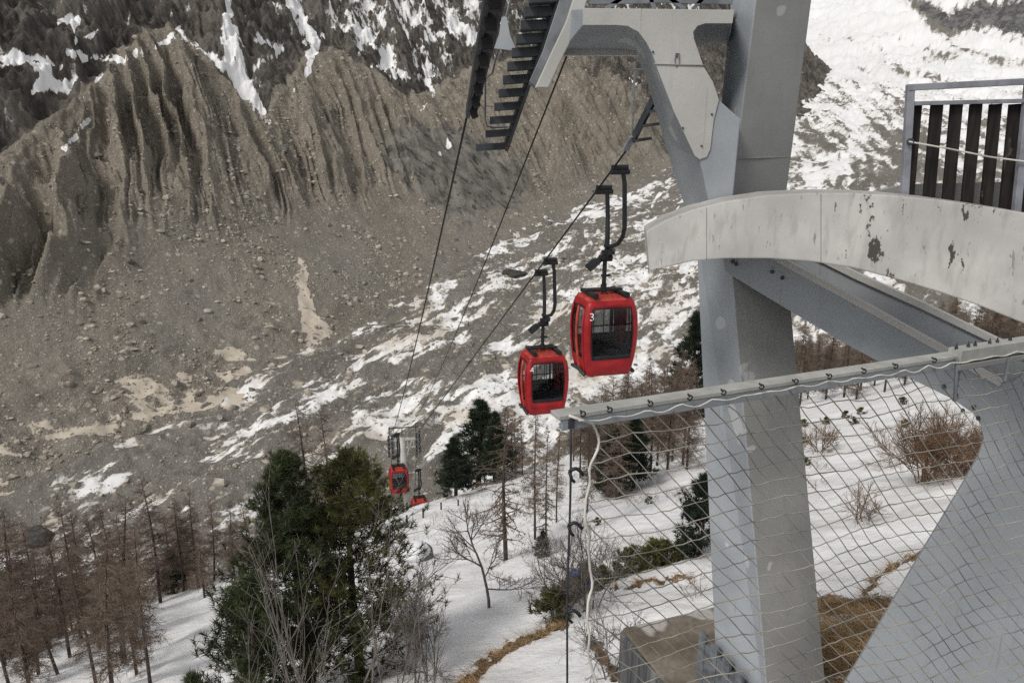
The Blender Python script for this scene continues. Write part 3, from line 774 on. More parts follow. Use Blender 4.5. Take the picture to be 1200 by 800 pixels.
for k in range(9):
    xt = 1075+k*22.9; xb = 1064+k*22.6
    wd = .07 if k == 0 else .096
    mb = MB(); mb.bar(PY(xt, 122, YR+.06), PY(xb, 250, YR+.06), wd, .03, (0, 1, 0)); mb.build('slat', M_wood, rl, bev=.003)
mb = MB(); mb.prism([PY(1000, 232, 6.75), PY(1040, 221, 6.75), PY(1062, 216, 6.75), PY(1180, 213, 6.75), PY(1184, 206, 6.75), PY(1330, 200, 6.75), PY(1330, 290, 6.75), PY(1000, 250, 6.75)], (0, .04, 0)); mb.build('kick_plate', M_dark, rl)
mb = MB(); mb.tube([PY(1064, 166, YR-.05), PY(1110, 174, YR-.05), PY(1160, 184, YR-.05), PY(1206, 190, YR-.05)], .007, 6); mb.build('wire', M_rope, rl)
mb = MB(); mb.tube([PY(1067+3.5*math.cos(a), 166+3*math.sin(a), YR-.05) for a in np.linspace(0, 6.28, 10)], .008, 6); mb.build('wire_clamp', M_darksteel, rl)

# ------------------------------------------------------------------ net, its beam and its side cable
BL = P(652, 488, 4.0); ZN = BL[2]; BR = PZ(1200, 405, ZN); E1 = (BR-BL)/np.linalg.norm(BR-BL); BX = BL+E1*((np.linalg.norm(BR-BL))+.5)
NB = np.cross(np.array([0, 0, 1.]), E1)                      # away from the camera
bm = thing('net_beam', 'long pale steel beam carrying the net across the lower right', 'beam', tuple(BL))
mb = MB(); mb.bar(BL+NB*.02, BX+NB*.02, .105, .026); mb.build('beam', M_beamtop, bm, bev=.004)
mb = MB(); mb.bar(BL-NB*.018+E1*.02-np.array([0, 0, .044]), BX-NB*.018-np.array([0, 0, .044]), .02, .06); mb.build('lower_flange', M_brace, bm, bev=.003)
jx = PZ(1118, 418, ZN)
mb = MB(); mb.bar(jx+np.array([0, 0, .012]), BX+np.array([0, 0, .012]), .10, .085); mb.build('coupling', M_beamtop, bm, bev=.004)
mb = MB(); mb.bar(jx-np.array([0, 0, .06])-E1*.02, BX-np.array([0, 0, .06]), .12, .04); mb.build('coupling_base', M_dark, bm, bev=.004)
for px_ in (1119, 1133, 1141, 1158, 1167, 1182):
    a = PZ(px_, 418-(px_-1118)*.16, ZN)+np.array([0, 0, .05])
    mb = MB(); mb.cyl(a, a+np.array([0, 0, .022]), .011, 8); mb.cyl(a+np.array([0, 0, .02]), a+np.array([0, 0, .04]), .005, 6); mb.build('bolt', M_darksteel, bm)
for (pa, pb_) in (((1121, 420), (1119, 468)), ((1127, 415), (1118, 470)), ((1182, 418), (1177, 446))):
    mb = MB(); a = PZ(*pa, ZN); d_ = a[1]*CP-a[2]*SP; mb.bar(a+NB*.0, P(*pb_, d_), .016, .016, (0, 1, 0)); mb.build('hanger_rod', M_midsteel, bm)
def hook(p, sc, parent, tilt=0):
    mb = MB(); pts = []
    for a in np.linspace(-.9, 4.1, 12): pts.append(p+np.array([math.sin(a+tilt)*.024*sc, -.015, math.cos(a+tilt)*.024*sc]))
    mb.tube(pts, .0075*sc, 6); mb.cyl(pts[0]-np.array([0, .012, 0]), pts[0]+np.array([0, .02, 0]), .011*sc, 8)
    return mb.build('hook', M_blackmetal, parent, smooth=True)
for px_ in (682, 713, 760, 806, 845, 889, 929, 968, 1008, 1045, 1090):
    a = PZ(px_, 489-(px_-652)*.1515-1, ZN+.012); hook(a+np.array([0, -.035, .012]), .55, bm, R.uniform(-.5, .5))

E2 = np.array([.0, -.085, -1.0]); E2 = E2-E1*(E2 @ E1)*.0; E2 /= np.linalg.norm(E2)
NO = BL+E1*.075-NB*.04+np.array([.03, 0, -.035]); LX = float(np.linalg.norm(BX-NO)); HN = 2.55
def net_left(v):
    """left edge of the net, pulled in and out between its ties"""
    return .075+.016*math.sin(v*8+.6)+.008*math.sin(v*21)+.045*v+.045*math.exp(-((v-.13)/.09)**2)
def sheet(u, v):
    sag = .03*np.sin(u*5.1+v*2.0)+.02*np.sin(u*2.3-v*3.7)
    drape = .085*np.abs(np.sin(u*math.pi/.36))**1.5*np.exp(-v*5)*.35
    return NO+E1*u+E2*(v+drape)+NB*(sag*.8+.06*np.sin(v*1.6))
net = thing('safety_net', 'wide knotted safety net hanging below the pale beam at lower right', 'net', tuple(NO))
nr = random.Random(4); nodes = {}
PU, PV = .118, .118
rows = int(HN/PV)
for i in range(rows+1):
    for j in range(-rows-2, int(LX/PU)+2):
        u = (j+.93*i)*PU; v = i*PV
        nodes[i, j] = (u+nr.uniform(-.005, .005)+.008*math.sin(v*5+u*2), v+nr.uniform(-.004, .004)+.005*math.sin(u*9+i*.6))
mb = MB(); kn = []
for i in range(rows+1):
    for j in range(-rows-2, int(LX/PU)+1):
        u0, v0 = nodes[i, j]
        if u0 > LX: continue
        for (i2, j2) in ((i, j+1), (i+1, j)):
            if (i2, j2) not in nodes: continue
            u1, v1 = nodes[i2, j2]
            L0, L1 = net_left(v0), net_left(v1)
            if u1 < L1 or u1 > LX: continue
            ua, va = u0, v0
            if ua < L0:
                f = min(1, (L0-ua)/(u1-ua+1e-6)); ua, va = ua+(u1-ua)*f, v0+(v1-v0)*f
            if i == 0 and i2 == 0: continue
            um, vm = (ua+u1)/2, (va+v1)/2
            sg = .010*nr.random() if i2 == i else .004*nr.uniform(-1, 1)
            r_ = .0035*nr.uniform(.8, 1.15)
            mb.tube([sheet(ua, va), sheet(um, vm+sg), sheet(u1, v1)], r_, 5, False)
        if net_left(v0) < u0 < LX: kn.append(sheet(u0, v0))
o = mb.build('mesh', M_net, net, smooth=True)
mb = MB()
for k in kn: mb.add(RV*.0064+k, [RF])
o = mb.build('knots', M_net, net, smooth=True); tag(o, kind='stuff')
mb = MB(); pts = []
for u in np.arange(0, LX, .04): pts.append(NO+E1*u+np.array([0, -.01, .03-.017*abs(math.sin(u*math.pi/.21))**1.2*(1+.5*math.sin(u*3.3))+.005*math.sin(u*23)-.010]))
mb.tube(pts, .0046, 7); mb.build('top_rope', M_rope, net, smooth=True)
mb = MB(); pts = [NO+np.array([-.05, -.02, .05])]
for v in np.arange(0, HN, .04): pts.append(sheet(net_left(v), v)+np.array([.003*math.sin(v*40), 0, 0]))
mb.tube(pts, [.0072*(1+.16*math.sin(k*2.6)) for k in range(len(pts))], 8); mb.build('border_rope', M_rope, net, smooth=True)
# side cable with its carabiners
c_a = P(669, 496, 4.02); c_b = P(663, 860, 4.55)
cb = thing('steel_cable', 'thin dark steel cable hanging along the left edge of the net', 'cable', tuple(c_a))
MB().tube([c_a+(c_b-c_a)*t+np.array([.004*math.sin(t*9), 0, 0]) for t in np.linspace(0, 1, 14)], .0062, 6).build('wire', M_darksteel, cb, smooth=True)
MB().box(c_a+np.array([0, 0, .01]), (.035, .03, .07)).build('clamp', M_darksteel, cb, bev=.004)
for (hx, hy) in ((671, 546), (670, 605), (671, 706)):
    t = (hy-496)/(860-496); q = c_a+(c_b-c_a)*t
    mb = MB(); pts = [q+np.array([.075*f-.005, -.01, .028*math.sin(f*3.1)-.02*f]) for f in np.linspace(0, 1, 8)]
    mb.tube(pts, .0105, 7); mb.tube([pts[0], pts[0]+np.array([.015, 0, -.045]), pts[0]+np.array([.03, 0, -.06])], .009, 6); mb.build('carabiner', M_blackmetal, cb, smooth=True)

# ------------------------------------------------------------------ roller battery, stairs, catwalk
rbt = thing('roller_battery', 'dark ladder like train of cable rollers hanging beside the stairs at the top', 'cable rollers', tuple(P(551, 128, 13.6)))
la = [P(573, -20, 9.0), P(548, 134, 13.8)]; lb = [P(593, -20, 9.0), P(556, 130, 13.8)]
def rail_pts(l): return [l[0], l[1]]
for l in (la, lb):
    mb = MB(); mb.bar(l[0], l[1], .07, .14); mb.build('side_rail', M_darksteel, rbt)
for k in range(8):
    t = (k+.5)/8; a = la[0]+(la[1]-la[0])*t; b = lb[0]+(lb[1]-lb[0])*t
    mb = MB(); mb.cyl(a+(b-a)*.1+np.array([0, 0, -.05]), a+(b-a)*.9+np.array([0, 0, -.05]), .15, 12); mb.build('roller', M_black, rbt, smooth=False)
    mb = MB(); mb.cyl(a+np.array([0, 0, .09]), b+np.array([0, 0, .09]), .03, 6); mb.build('axle', M_midsteel, rbt)
MB().prism([P(588, 20, 12), P(594, 20, 12), P(598, 42, 12), P(606, 60, 12), P(579, 57, 12), P(585, 40, 12)], (0, .12, 0)).build('mounting_plate', M_brace, rbt, bev=.005)

stt = thing('service_stairs', 'dark open metal stairs descending beside the bracket arm at the top', 'stairs', tuple(P(593, 172, 14.5)))
sa, sb = P(662, -30, 10.4), P(593, 172, 14.6)
mb = MB(); mb.bar(sa, sb, .06, .20, (0, 0, 1)); mb.build('stringer', M_darksteel, stt, bev=.004)
fl_ = sb-(sb-sa)/np.linalg.norm(sb-sa)*.14
MB().box(fl_+np.array([0, -.03, -.02]), (.09, .08, .16)).build('end_plate', M_rust, stt)
for k in range(12):
    t = k/11.0
    py_ = -10+t*(167+10); tt = (py_+30)/(202.)
    # depth runs along the stringer
    iz = (1-tt)/10.4+tt/14.6; dd = 1/iz
    xr = 662+(593-662)*tt-2; wpx = 33-4*t+(0 if k < 11 else 6)
    A = P(xr, py_, dd); Bq = P(xr-wpx, py_+2, dd)
    mb = MB(); mb.prism([A, Bq, Bq+np.array([0, .27, 0]), A+np.array([0, .27, 0])], (0, 0, -.13)); mb.build('tread', M_darksteel, stt, bev=.004)
hp = [P(598, 0, 12.0), P(577, 86, 13.2), P(569, 92, 13.6), P(568.5, 140, 14.2), P(571, 148, 14.25), P(577, 149.5, 14.3), P(595, 149, 14.35)]
MB().tube(hp, .018, 6).build('handrail', M_midsteel, stt, smooth=True)
MB().tube([P(569, 124, 14), P(577, 125, 13.9)], .012, 6).build('handrail_stub', M_midsteel, stt)

ctw = thing('catwalk_end', 'small dark catwalk with two treads holding the right cable behind the pylon', 'catwalk', tuple(P(742, 170, 16.8)))
mb = MB(); mb.bar(P(772, 105, 15.4), P(742, 163, 16.8), .06, .2); mb.build('stringer', M_darksteel, ctw)
for (x0, y0, x1, dd) in ((744, 165.5, 764, 16.6), (755, 148, 775, 16.0), (762, 131, 782, 15.6)):
    A, Bq = P(x0, y0-2, dd), P(x1, y0-5, dd)
    mb = MB(); mb.prism([A, Bq, Bq+np.array([0, .45, 0]), A+np.array([0, .45, 0])], (0, 0, -.06)); mb.build('tread', M_darksteel, ctw)
mb = MB(); mb.tube([P(744, 72, 16.4), P(741, 162, 16.8)], .022, 6); mb.tube([P(743, 81, 16.4), P(768, 83, 15.6)], .015, 6); mb.tube([P(742, 118, 16.6), P(765, 120, 15.7)], .015, 6); mb.build('handrail', M_midsteel, ctw)
MB().bar(P(742, 160, 16.75), P(733, 176, 17.1), .16, .05).build('cable_shoe', M_rail, ctw)

# ------------------------------------------------------------------ cables
def cable(pts, r, label, sag=.4):
    A, B = pts; L = np.linalg.norm(B-A)
    # denser near the camera, gentle sag
    tt = np.linspace(0, 1, 40)**1.6
    c = [A+(B-A)*t-np.array([0, 0, 4*sag*t*(1-t)]) for t in tt]
    rt = MB().tube(np.array(c)-A, r, 6).build('haul_cable', M_black, None, smooth=True); rt.location = tuple(A)
    return tag(rt, label, 'cable')
RA, RB = P(741, 167, 17.0), P(488.5, 508, 61)
LA, LB = P(549, 128, 13.9), P(461, 505, 61)
cable((LA, LB), .022, 'left black cable running from the roller battery down to the distant tower', .35)
cable((P(664, 66, 9.0), P(482, 497, 60)), .012, 'middle thin black cable running from the cross beam down to the tower', .55)
cable((RA, RB), .024, 'right black cable from which the two front red cabins hang', .0)
RC = P(484, 640, 84); cable((RB, RC), .024, 'steep black cable dropping from the right side of the distant tower', .0)
LC = P(452, 640, 84); cable((LB, LC), .024, 'black cable dropping from the left side of the distant tower', .0)

# ------------------------------------------------------------------ cabins
def line_pt(A, B, py):
    a, b = 0., 1.
    for _ in range(50):
        m = (a+b)/2; q = A+(B-A)*m; yy = 400-F*(q[1]*SP+q[2]*CP)/(q[1]*CP-q[2]*SP)
        if yy < py: a = m
        else: b = m
    return A+(B-A)*a
HDG = math.atan2(-(RB-RA)[0], (RB-RA)[1])                  # heading of the line (rotation about z from +Y)
SLOPE = -(RB-RA)[2]/math.hypot((RB-RA)[0], (RB-RA)[1])
def make_cabin():
    rt = thing('gondola_cabin', 'x', 'gondola')
    Wd, Dp = .70, .60                                       # half width (across the line) and half depth at the waist
    zl = [0, .05, .18, .46, .80, 1.15, 1.50, 1.74, 1.86, 1.92]
    fw = [.80, .835, .87, .935, .985, 1.0, .975, .92, .87, .82]
    def ring(k):
        w_, d_ = Wd*fw[k], Dp*fw[k]; r = .10
        pts = []
        def side(p0, p1, fr):
            for f in fr: pts.append((p0[0]+(p1[0]-p0[0])*f, p0[1]+(p1[1]-p0[1])*f))
        fr = [0, .06, .5, .94, 1]
        cor = [((-w_+r, -d_), (w_-r, -d_)), ((w_, -d_+r), (w_, d_-r)), ((w_-r, d_), (-w_+r, d_)), ((-w_, d_-r), (-w_, -d_+r))]
        cc = [(w_-r, -d_+r, -90), (w_-r, d_-r, 0), (-w_+r, d_-r, 90), (-w_+r, -d_+r, 180)]
        for (a, b), (cx, cy, a0) in zip(cor, cc):
            side(a, b, fr)
            for t in (30, 60): pts.append((cx+r*math.cos(math.radians(a0+t)), cy+r*math.sin(math.radians(a0+t))))
        return np.array([(x, y, zl[k]) for x, y in pts])
    rings = [ring(k) for k in range(len(zl))]; n = len(rings[0]); per = n//4
    V = np.concatenate(rings); red = []; win = {0: [], 1: [], 2: [], 3: []}
    for k in range(len(zl)-1):
        for i in range(n):
            f = [k*n+i, k*n+(i+1) % n, (k+1)*n+(i+1) % n, (k+1)*n+i]
            s_, j = divmod(i, per)
            if j in (1, 2) and 3 <= k <= 6: win[s_].append(f)
            else: red.append(f)
    red.append(list(range(n))[::-1])
    mb = MB().add(V, [np.array(red[:-1]), np.array(red[-1])])
    o = mb.build('body', M_red, rt, smooth=True, local=True)
    sm = o.modifiers.new('solid', 'SOLIDIFY'); sm.thickness = .035; sm.offset = -1
    for s_ in range(4):
        nm = 'window' if s_ in (0, 2) else 'door_window'
        fs = np.array(win[s_]); used = np.unique(fs); rem = {v: i for i, v in enumerate(used)}
        Vw = V[used]*np.array([.985, .985, 1]); Fw = np.vectorize(rem.get)(fs)
        wo_ = MB().add(Vw, [Fw]).build(nm, M_glass, rt, smooth=True, local=True)
        # dark rubber seal round the pane
        bx = Vw[:, :2]; k0 = V[fs[0][0]]; 
        def at(i, k): return rings[k][s_*per+i]*np.array([1.004, 1.004, 1])
        loop = [at(1, k) for k in range(3, 8)]+[at(2, 7)]+[at(3, k) for k in range(7, 2, -1)]+[at(2, 3), at(1, 3)]
        MB().tube(loop, .014, 5).build('seal', M_black, wo_, local=True)
    # door leaves on both flanks: post in the middle and lower slot
    for sx, s_ in ((1, 1), (-1, 3)):
        def at2(i, k): return rings[k][s_*per+i]*np.array([1.012, 1.0, 1])
        for i in (1, 3, 2):
            MB().tube([at2(i, k) for k in range(1, 8)], .026 if i != 2 else .04, 6).build('door_frame', M_red if i != 2 else M_redroof, rt, smooth=True, local=True)
        MB().tube([(sx*(Wd*.86+.04), y, .10-.10*abs(y)) for y in np.linspace(-.45, .45, 9)], .05, 8).build('bumper', M_darksteel, rt, smooth=True, local=True)
    # inside
    MB().box((0, 0, .12), (Wd*1.6, Dp*1.55, .05)).build('floor', M_seat, rt, local=True)
    for sy in (-1, 1):
        mb = MB().box((0, sy*.36, .46), (Wd*1.5, .32, .05)).box((0, sy*.36, .28), (Wd*1.45, .26, .32)).box((0, sy*.545, .66), (Wd*1.55, .03, .38))
        mb.build('bench', M_seat, rt, bev=.01, local=True)
        MB().tube([(-Wd*.9, sy*.57, 1.02), (Wd*.9, sy*.57, 1.02)], .018, 6).build('grab_bar', M_black, rt, local=True)
        for x in (-.52, -.05, .22): MB().tube([(x, sy*.55, .85), (x, sy*.55, 1.72)], .012, 5).build('window_bar', M_black, rt, local=True)
    MB().box((.30, .2, 1.2), (.05, .05, 1.1)).box((.5, .25, 1.2), (.04, .04, 1.1)).build('inner_post', M_black, rt, local=True)
    # roof
    zt = 1.92; w_, d_ = Wd*.80, Dp*.80
    mb = MB(); mb.loft([(-w_, -d_, zt-.01), (w_, -d_, zt-.01), (w_, d_, zt-.01), (-w_, d_, zt-.01)], [(-w_*.94, -d_*.94, zt+.05), (w_*.94, -d_*.94, zt+.05), (w_*.94, d_*.94, zt+.05), (-w_*.94, d_*.94, zt+.05)])
    for k in range(7):
        x = -.42+k*.14; mb.box((x, 0, zt+.06), (.05, d_*1.8, .02))
    mb.build('roof', M_redroof, rt, local=True)
    mb = MB()
    for x in (-.40, .40):
        mb.box((x, -.02, zt+.115), (.13, d_*2.05, .09))
        mb.cyl((x, -d_*1.02, zt+.12), (x, -d_*1.02+.16, zt+.12), .075, 10)
    mb.box((0, .08, zt+.16), (.98, .12, .07)); mb.box((0, .40, zt+.13), (.95, .06, .06))
    mb.build('roof_frame', M_blackmetal, rt, bev=.008, local=True)
    # hanger and grips
    zp = 3.02
    mb = MB(); mb.tube([(0, .08, zt+.1), (0, .02, 3.02)], .055, 10); mb.tube([(0, .08, zt+.12), (0, .08, zt+.3)], .075, 10); mb.box((.04, .06, 2.45), (.22, .09, .05)); mb.build('hanger_stem', M_blackmetal, rt, smooth=False, local=True)
    mb = MB(); mb.bar((-.30, .22, 2.66), (.12, -.18, 3.14), .17, .13); mb.bar((-.34, .25, 2.62), (-.18, .12, 2.82), .24, .2); mb.cyl((-.16, 0, 2.9), (.16, 0, 2.9), .09, 10); mb.box((.02, -.1, 3.06), (.3, .16, .1)); mb.build('damper', M_blackmetal, rt, bev=.01, local=True)
    za = 4.62; zb = za+.92*SLOPE
    mb = MB(); mb.tube([(.0, -.05, 3.0), (.02, -.03, 3.4), (.03, .02, 3.9), (.0, .02, za-.12)], [.06, .062, .056, .052], 10)
    mb.cyl((-.30, .02, za-.1), (.13, .02, za-.1), .062, 10); mb.cyl((-.28, .02, za-.0), (.10, .02, za-.0), .06, 8)
    mb.build('hanger_arm', M_blackmetal, rt, smooth=False, local=True)
    mb = MB(); mb.tube([(-.05, -.06, 3.22), (.02, -.35, 3.24), (.06, -.62, 3.34), (.08, -.82, 3.52), (.08, -.92, 3.75), (.04, -.92, zb-.35), (.0, -.92, zb-.12)], [.046, .05, .052, .054, .055, .054, .052], 10)
    mb.cyl((-.30, -.92, zb-.1), (.14, -.92, zb-.1), .062, 10); mb.cyl((-.28, -.92, zb), (.10, -.92, zb), .06, 8)
    mb.build('hanger_arm', M_blackmetal, rt, smooth=False, local=True)
    return rt
GRIP = 4.62
cab = make_cabin()
def place_cabin(o, gp, label, num=None):
    o.location = tuple(gp+np.array([.24*math.cos(HDG), .24*math.sin(HDG), -GRIP*1.03])); o.rotation_euler = (0, 0, HDG); o.scale = (1.05, 1.05, 1.03)
    tag(o, label, 'gondola', 'red gondola cabins on the cables')
    if num:
        cu = bpy.data.curves.new('number', 'FONT'); cu.body = num; cu.size = .27; cu.extrude = .003
        tmp = bpy.data.objects.new('number_text', cu); COL.objects.link(tmp); bpy.context.view_layer.update()
        me = bpy.data.meshes.new_from_object(tmp.evaluated_get(bpy.context.evaluated_depsgraph_get())); bpy.data.objects.remove(tmp)
        t = bpy.data.objects.new('number', me); link(t, o); t.location = (-.60, -.595, 1.47); t.rotation_euler = (math.radians(86), 0, 0)
        me.materials.clear(); me.materials.append(M_num)
c4 = copy_tree(cab); c_far = copy_tree(cab); c_low = copy_tree(cab)
place_cabin(cab, line_pt(RA, RB, 220), 'large red gondola cabin with white number 3, nearest on the right cable', '3')
place_cabin(c4, line_pt(RA, RB, 318), 'red gondola cabin with white number 4, hanging lower and left of cabin 3', '4')
place_cabin(c_far, P(461.5, 510, 60.2), 'small distant red gondola cabin hanging in front of the lower tower')
place_cabin(c_low, line_pt(RB, RC, 551), 'tiny red gondola cabin dropping behind the snowy crest beside the tower foot')

# distant tower -------------------------------------------------------------------
TD = 61.6
tb = P(479, 604, 63); tb = np.array([tb[0], tb[1], tb[2]])
tw = thing('lift_tower', 'distant slim grey lift tower with cross arm standing behind the snowy crest', 'lift tower', tuple(tb))
tt_ = P(471, 512, TD)
MB().tube([tb+np.array([0, 0, -4]), tt_], [.30, .24], 10).build('mast', M_white, tw, smooth=True)
a, b = P(456, 516, TD), P(492, 513, TD)
mb = MB(); mb.bar(a, b, .14, .18); mb.bar(a-np.array([0, 0, .7]), b-np.array([0, 0, .7]), .1, .12); mb.bar((a+b)/2+(a-b)*.25, (a+b)/2-np.array([0, 0, 1.8]), .1, .1); mb.bar((a+b)/2+(b-a)*.25, (a+b)/2-np.array([0, 0, 1.8]), .1, .1)
for f in (.2, .4, .6, .8): q = a+(b-a)*f; mb.bar(q, q-np.array([0, 0, .7]), .06, .06, (0, 1, 0))
mb.build('cross_arm', M_white, tw)
mb = MB(); mb.bar(P(455, 502, TD), P(490, 499.5, TD), .07, .07); mb.bar(P(456, 500, TD), P(456, 517, TD), .07, .07, (0, 1, 0)); mb.bar(P(487, 496, TD), P(487.5, 514, TD), .07, .07, (0, 1, 0)); mb.bar(P(471, 501, TD), P(471, 514, TD), .07, .07, (0, 1, 0)); mb.build('top_frame', M_darksteel, tw)
for (x, y) in ((455.5, 518), (459.5, 517), (488, 515), (491.5, 512)):
    mb = MB(); q = P(x, y, TD)
    for k in range(5): mb.cyl(q+np.array([-.07, 0, -.1-k*.36+.4]), q+np.array([.07, 0, -.1-k*.36+.4]), .17, 10)
    mb.bar(q+np.array([0, 0, .55]), q+np.array([0, 0, -1.2]), .12, .06, (0, 1, 0)); mb.build('sheave_train', M_darksteel, tw)

# marker posts on the crest
pp0 = None
for (x, y, h_) in ((477, 613, 10), (496, 607, 12), (517, 597, 9), (537, 592, 7), (477, 594, 7)):
    q, d_ = hill_hit(x, y)
    if q is None: continue
    hh = h_*d_/F
    if pp0 is None:
        pp0 = thing('marker_post', 'x', 'post', tuple(q)); MB().tube([(0, 0, -.2), (0, 0, 1.0)], .055, 7).build('stake', M_bark, pp0, local=True)
        MB().cyl((0, 0, 1.0), (0, 0, 1.03), .065, 7).build('cap', M_darksteel, pp0, local=True); o = pp0
    else: o = copy_tree(pp0)
    o.location = tuple(q); o.scale = (1, 1, hh)
    tag(o, 'short dark wooden marker post in the row along the snowy crest', 'post', 'marker posts along the snowy crest')

# ------------------------------------------------------------------ trees
def larch_mesh(seed, h, nb=64, spread=.2, dens=13, low=.12, twl=1.0, tw=1.0, br=1.0):
    rg = np.random.default_rng(seed)
    tr = MB(); k = np.linspace(0, 1, 9)
    bend = np.stack([.03*h*np.sin(k*3+seed)*k, .02*h*np.sin(k*2+seed*2)*k, k*h], 1); bend[0, 2] = -.4
    tr.tube(bend, .0125*h*(1-k)**.8+.006, 7)
    cr = MB(); P0 = []; P1 = []; r0 = []; r1 = []
    for b in range(nb):
        f = low+(1-low)*(b+rg.random())/nb; base = np.array([np.interp(f, k, bend[:, 0]), np.interp(f, k, bend[:, 1]), f*h])
        L = h*spread*(1-f)**.75*rg.uniform(.55, 1.15)+.18
        if f < .3: L *= rg.uniform(.35, .95)
        az = rg.uniform(0, 6.28); el = rg.uniform(-.35, .15)+.5*(f > .85)
        n = 4; pts = [base]
        for s_ in range(n):
            el2 = el-.12+.22*s_/n+rg.normal(0, .08); az += rg.normal(0, .12)
            pts.append(pts[-1]+L/n*np.array([math.cos(az)*math.cos(el2), math.sin(az)*math.cos(el2), math.sin(el2)]))
        pts = np.array(pts); rad = np.linspace(.0028*h*(1.1-f)+.006, .004, n+1)*br
        P0 += list(pts[:-1]); P1 += list(pts[1:]); r0 += list(rad[:-1]); r1 += list(rad[1:])
        m = max(4, int(dens*L*1.15)) 
        tt = rg.uniform(.12, 1, m); q = np.stack([np.interp(tt*n, np.arange(n+1), pts[:, c]) for c in range(3)], 1)
        dr = pts[-1]-pts[0]; dr /= np.linalg.norm(dr)
        dv = rg.normal(size=(m, 3)); dv[:, 2] = dv[:, 2]*.6-.25; dv = dv/np.linalg.norm(dv, axis=1)[:, None]*.9+dr*.65
        ln = rg.uniform(.12, .45, m)[:, None]*(1-.45*f)*twl
        e = q+dv*ln
        P0 += list(q); P1 += list(e); r0 += [.0095*tw]*m; r1 += [.006*tw]*m
        for _ in range(3):
            t2 = rg.uniform(.3, .95, (m, 1)); q2 = q+dv*ln*t2; d2 = rg.normal(size=(m, 3))*.5+dv*.4
            P0 += list(q2); P1 += list(q2+d2*ln*.5); r0 += [.008*tw]*m; r1 += [.005*tw]*m
    cr.cones(np.array(P0), np.array(P1), np.array(r0), np.array(r1), 3)
    return tr, cr
def make_tree(name, label, cat, trunk, crown, mt, mc, loc, group=None, tn='trunk', cn='crown'):
    rt = thing(name, label, cat, tuple(loc), 0, group)
    trunk.build(tn, mt, rt, smooth=True, local=True); crown.build(cn, mc, rt, local=True)
    return rt
NL = [0, 1, 2, 4, 5]
LARCH = [make_tree('larch_tree', 'x', 'tree', *larch_mesh(70+i, 8., *a), M_bark, M_twig, (0, 0, -500)) for i, a in enumerate(
    [(135, .165, 20, .14, 1.2, .82), (105, .14, 20, .25, 1.1, .85), (150, .19, 18, .10, 1.3, .82), (96, .27, 6, .14, .9, 1.5, 1.7), (120, .15, 17, .30, 1.35, .85), (150, .21, 15, .08, 1.1, .85)])]
used_l = set()
def put(protos, idx, loc, h, h0, label, cat='tree', group=None, rz=None, lean=(0, 0), wide=1.):
    pr = protos[idx]
    o = pr if (id(pr) not in used_l) else copy_tree(pr)
    used_l.add(id(pr))
    s_ = h/h0
    o.location = tuple(loc); o.rotation_euler = (lean[0], lean[1], R.uniform(0, 6.28) if rz is None else rz); o.scale = (s_*wide, s_*wide, s_)
    tag(o, label, cat, group); return o
def put_px(protos, idx, bx, by, topy, h0, label, group=None, d=None, wide=1., lean=(0, 0)):
    """a tree standing on the hill at pixel (bx, by), its top reaching pixel row topy"""
    q, dd = hill_hit(bx, by)
    if q is None: return None
    # height so that the top projects to topy
    r = ray(bx, topy); v = (topy-400)/F
    t = q[1]/(CP-v*SP); ztop = (-SP-v*CP)*t
    return put(protos, idx, q, max(.3, ztop-q[2]), h0, label, 'tree', group, None, lean, wide)

G1 = 'leafless larches in the dense stand at lower left'; L1 = 'leafless brown larch in the dense stand at lower left'
for i, (bx, by, ty) in enumerate([(188, 706, 560), (160, 742, 612), (125, 735, 600), (176, 800, 620), (145, 775, 590), (95, 748, 592), (60, 760, 610), (30, 770, 600), (45, 790, 648), (112, 800, 640), (132, 812, 628),
                                  (10, 800, 640), (72, 735, 612), (215, 688, 585), (232, 683, 575), (250, 672, 590), (82, 770, 630), (20, 742, 615), (150, 705, 588), (-20, 770, 620), (105, 722, 600), (-10, 740, 610), (200, 672, 600), (68, 790, 660), (160, 790, 665), (118, 760, 640), (140, 740, 640), (6, 780, 655), (35, 808, 668), (240, 700, 620), (276, 684, 612)]):
    put_px(LARCH, R.choice(NL), bx, by, ty, 8., L1, G1, lean=(.05*R.uniform(-1, 1), -.05+.07*R.uniform(-1, 1)), wide=R.uniform(.85, 1.3))
# more of the stand beyond the crest: only their tops show
G1b = 'leafless larches below the crest at lower left'; L1b = 'leafless brown larch below the crest, only its top showing at lower left'
for i in range(30):
    s_ = R.uniform(-18, 32); t_ = R.uniform(33, 44); x, y = AX*s_+NX*t_
    q = np.array([x, y, float(hill_z(np.array([x]), np.array([y]))[0])])
    put(LARCH, R.choice(NL), q, R.uniform(3.6, 6.0), 8., L1b, 'tree', G1b)
put_px(LARCH, 3, 362, 640, 470, 8., 'tall thin leafless larch rising behind the left top of the big pine', None)
put_px(LARCH, 3, 388, 640, 478, 8., 'tall thin leafless larch rising between the two tops of the big pine', None)
put_px(LARCH, 3, 593, 656, 478, 8., 'lone leafless larch with wide bare branches standing on open snow in the centre', None, wide=1.15)
put_px(LARCH, 1, 627, 632, 470, 8., 'slim leafless larch just right of the lone central larch', None, wide=.7)
put_px(LARCH, 3, 640, 640, 500, 8., 'slim leafless larch beside a low evergreen shrub in the centre', None, wide=.6)
put_px(LARCH, 1, 652, 612, 486, 8., 'slim leafless larch left of the hanging steel cable', None, wide=.6)
put_px(LARCH, 0, 688, 600, 470, 8., 'slim leafless larch right of the hanging steel cable behind the net', None, wide=.6)
G2 = 'leafless larches behind the pale net beam'; L2 = 'leafless brown larch in the group behind the left part of the pale net beam'
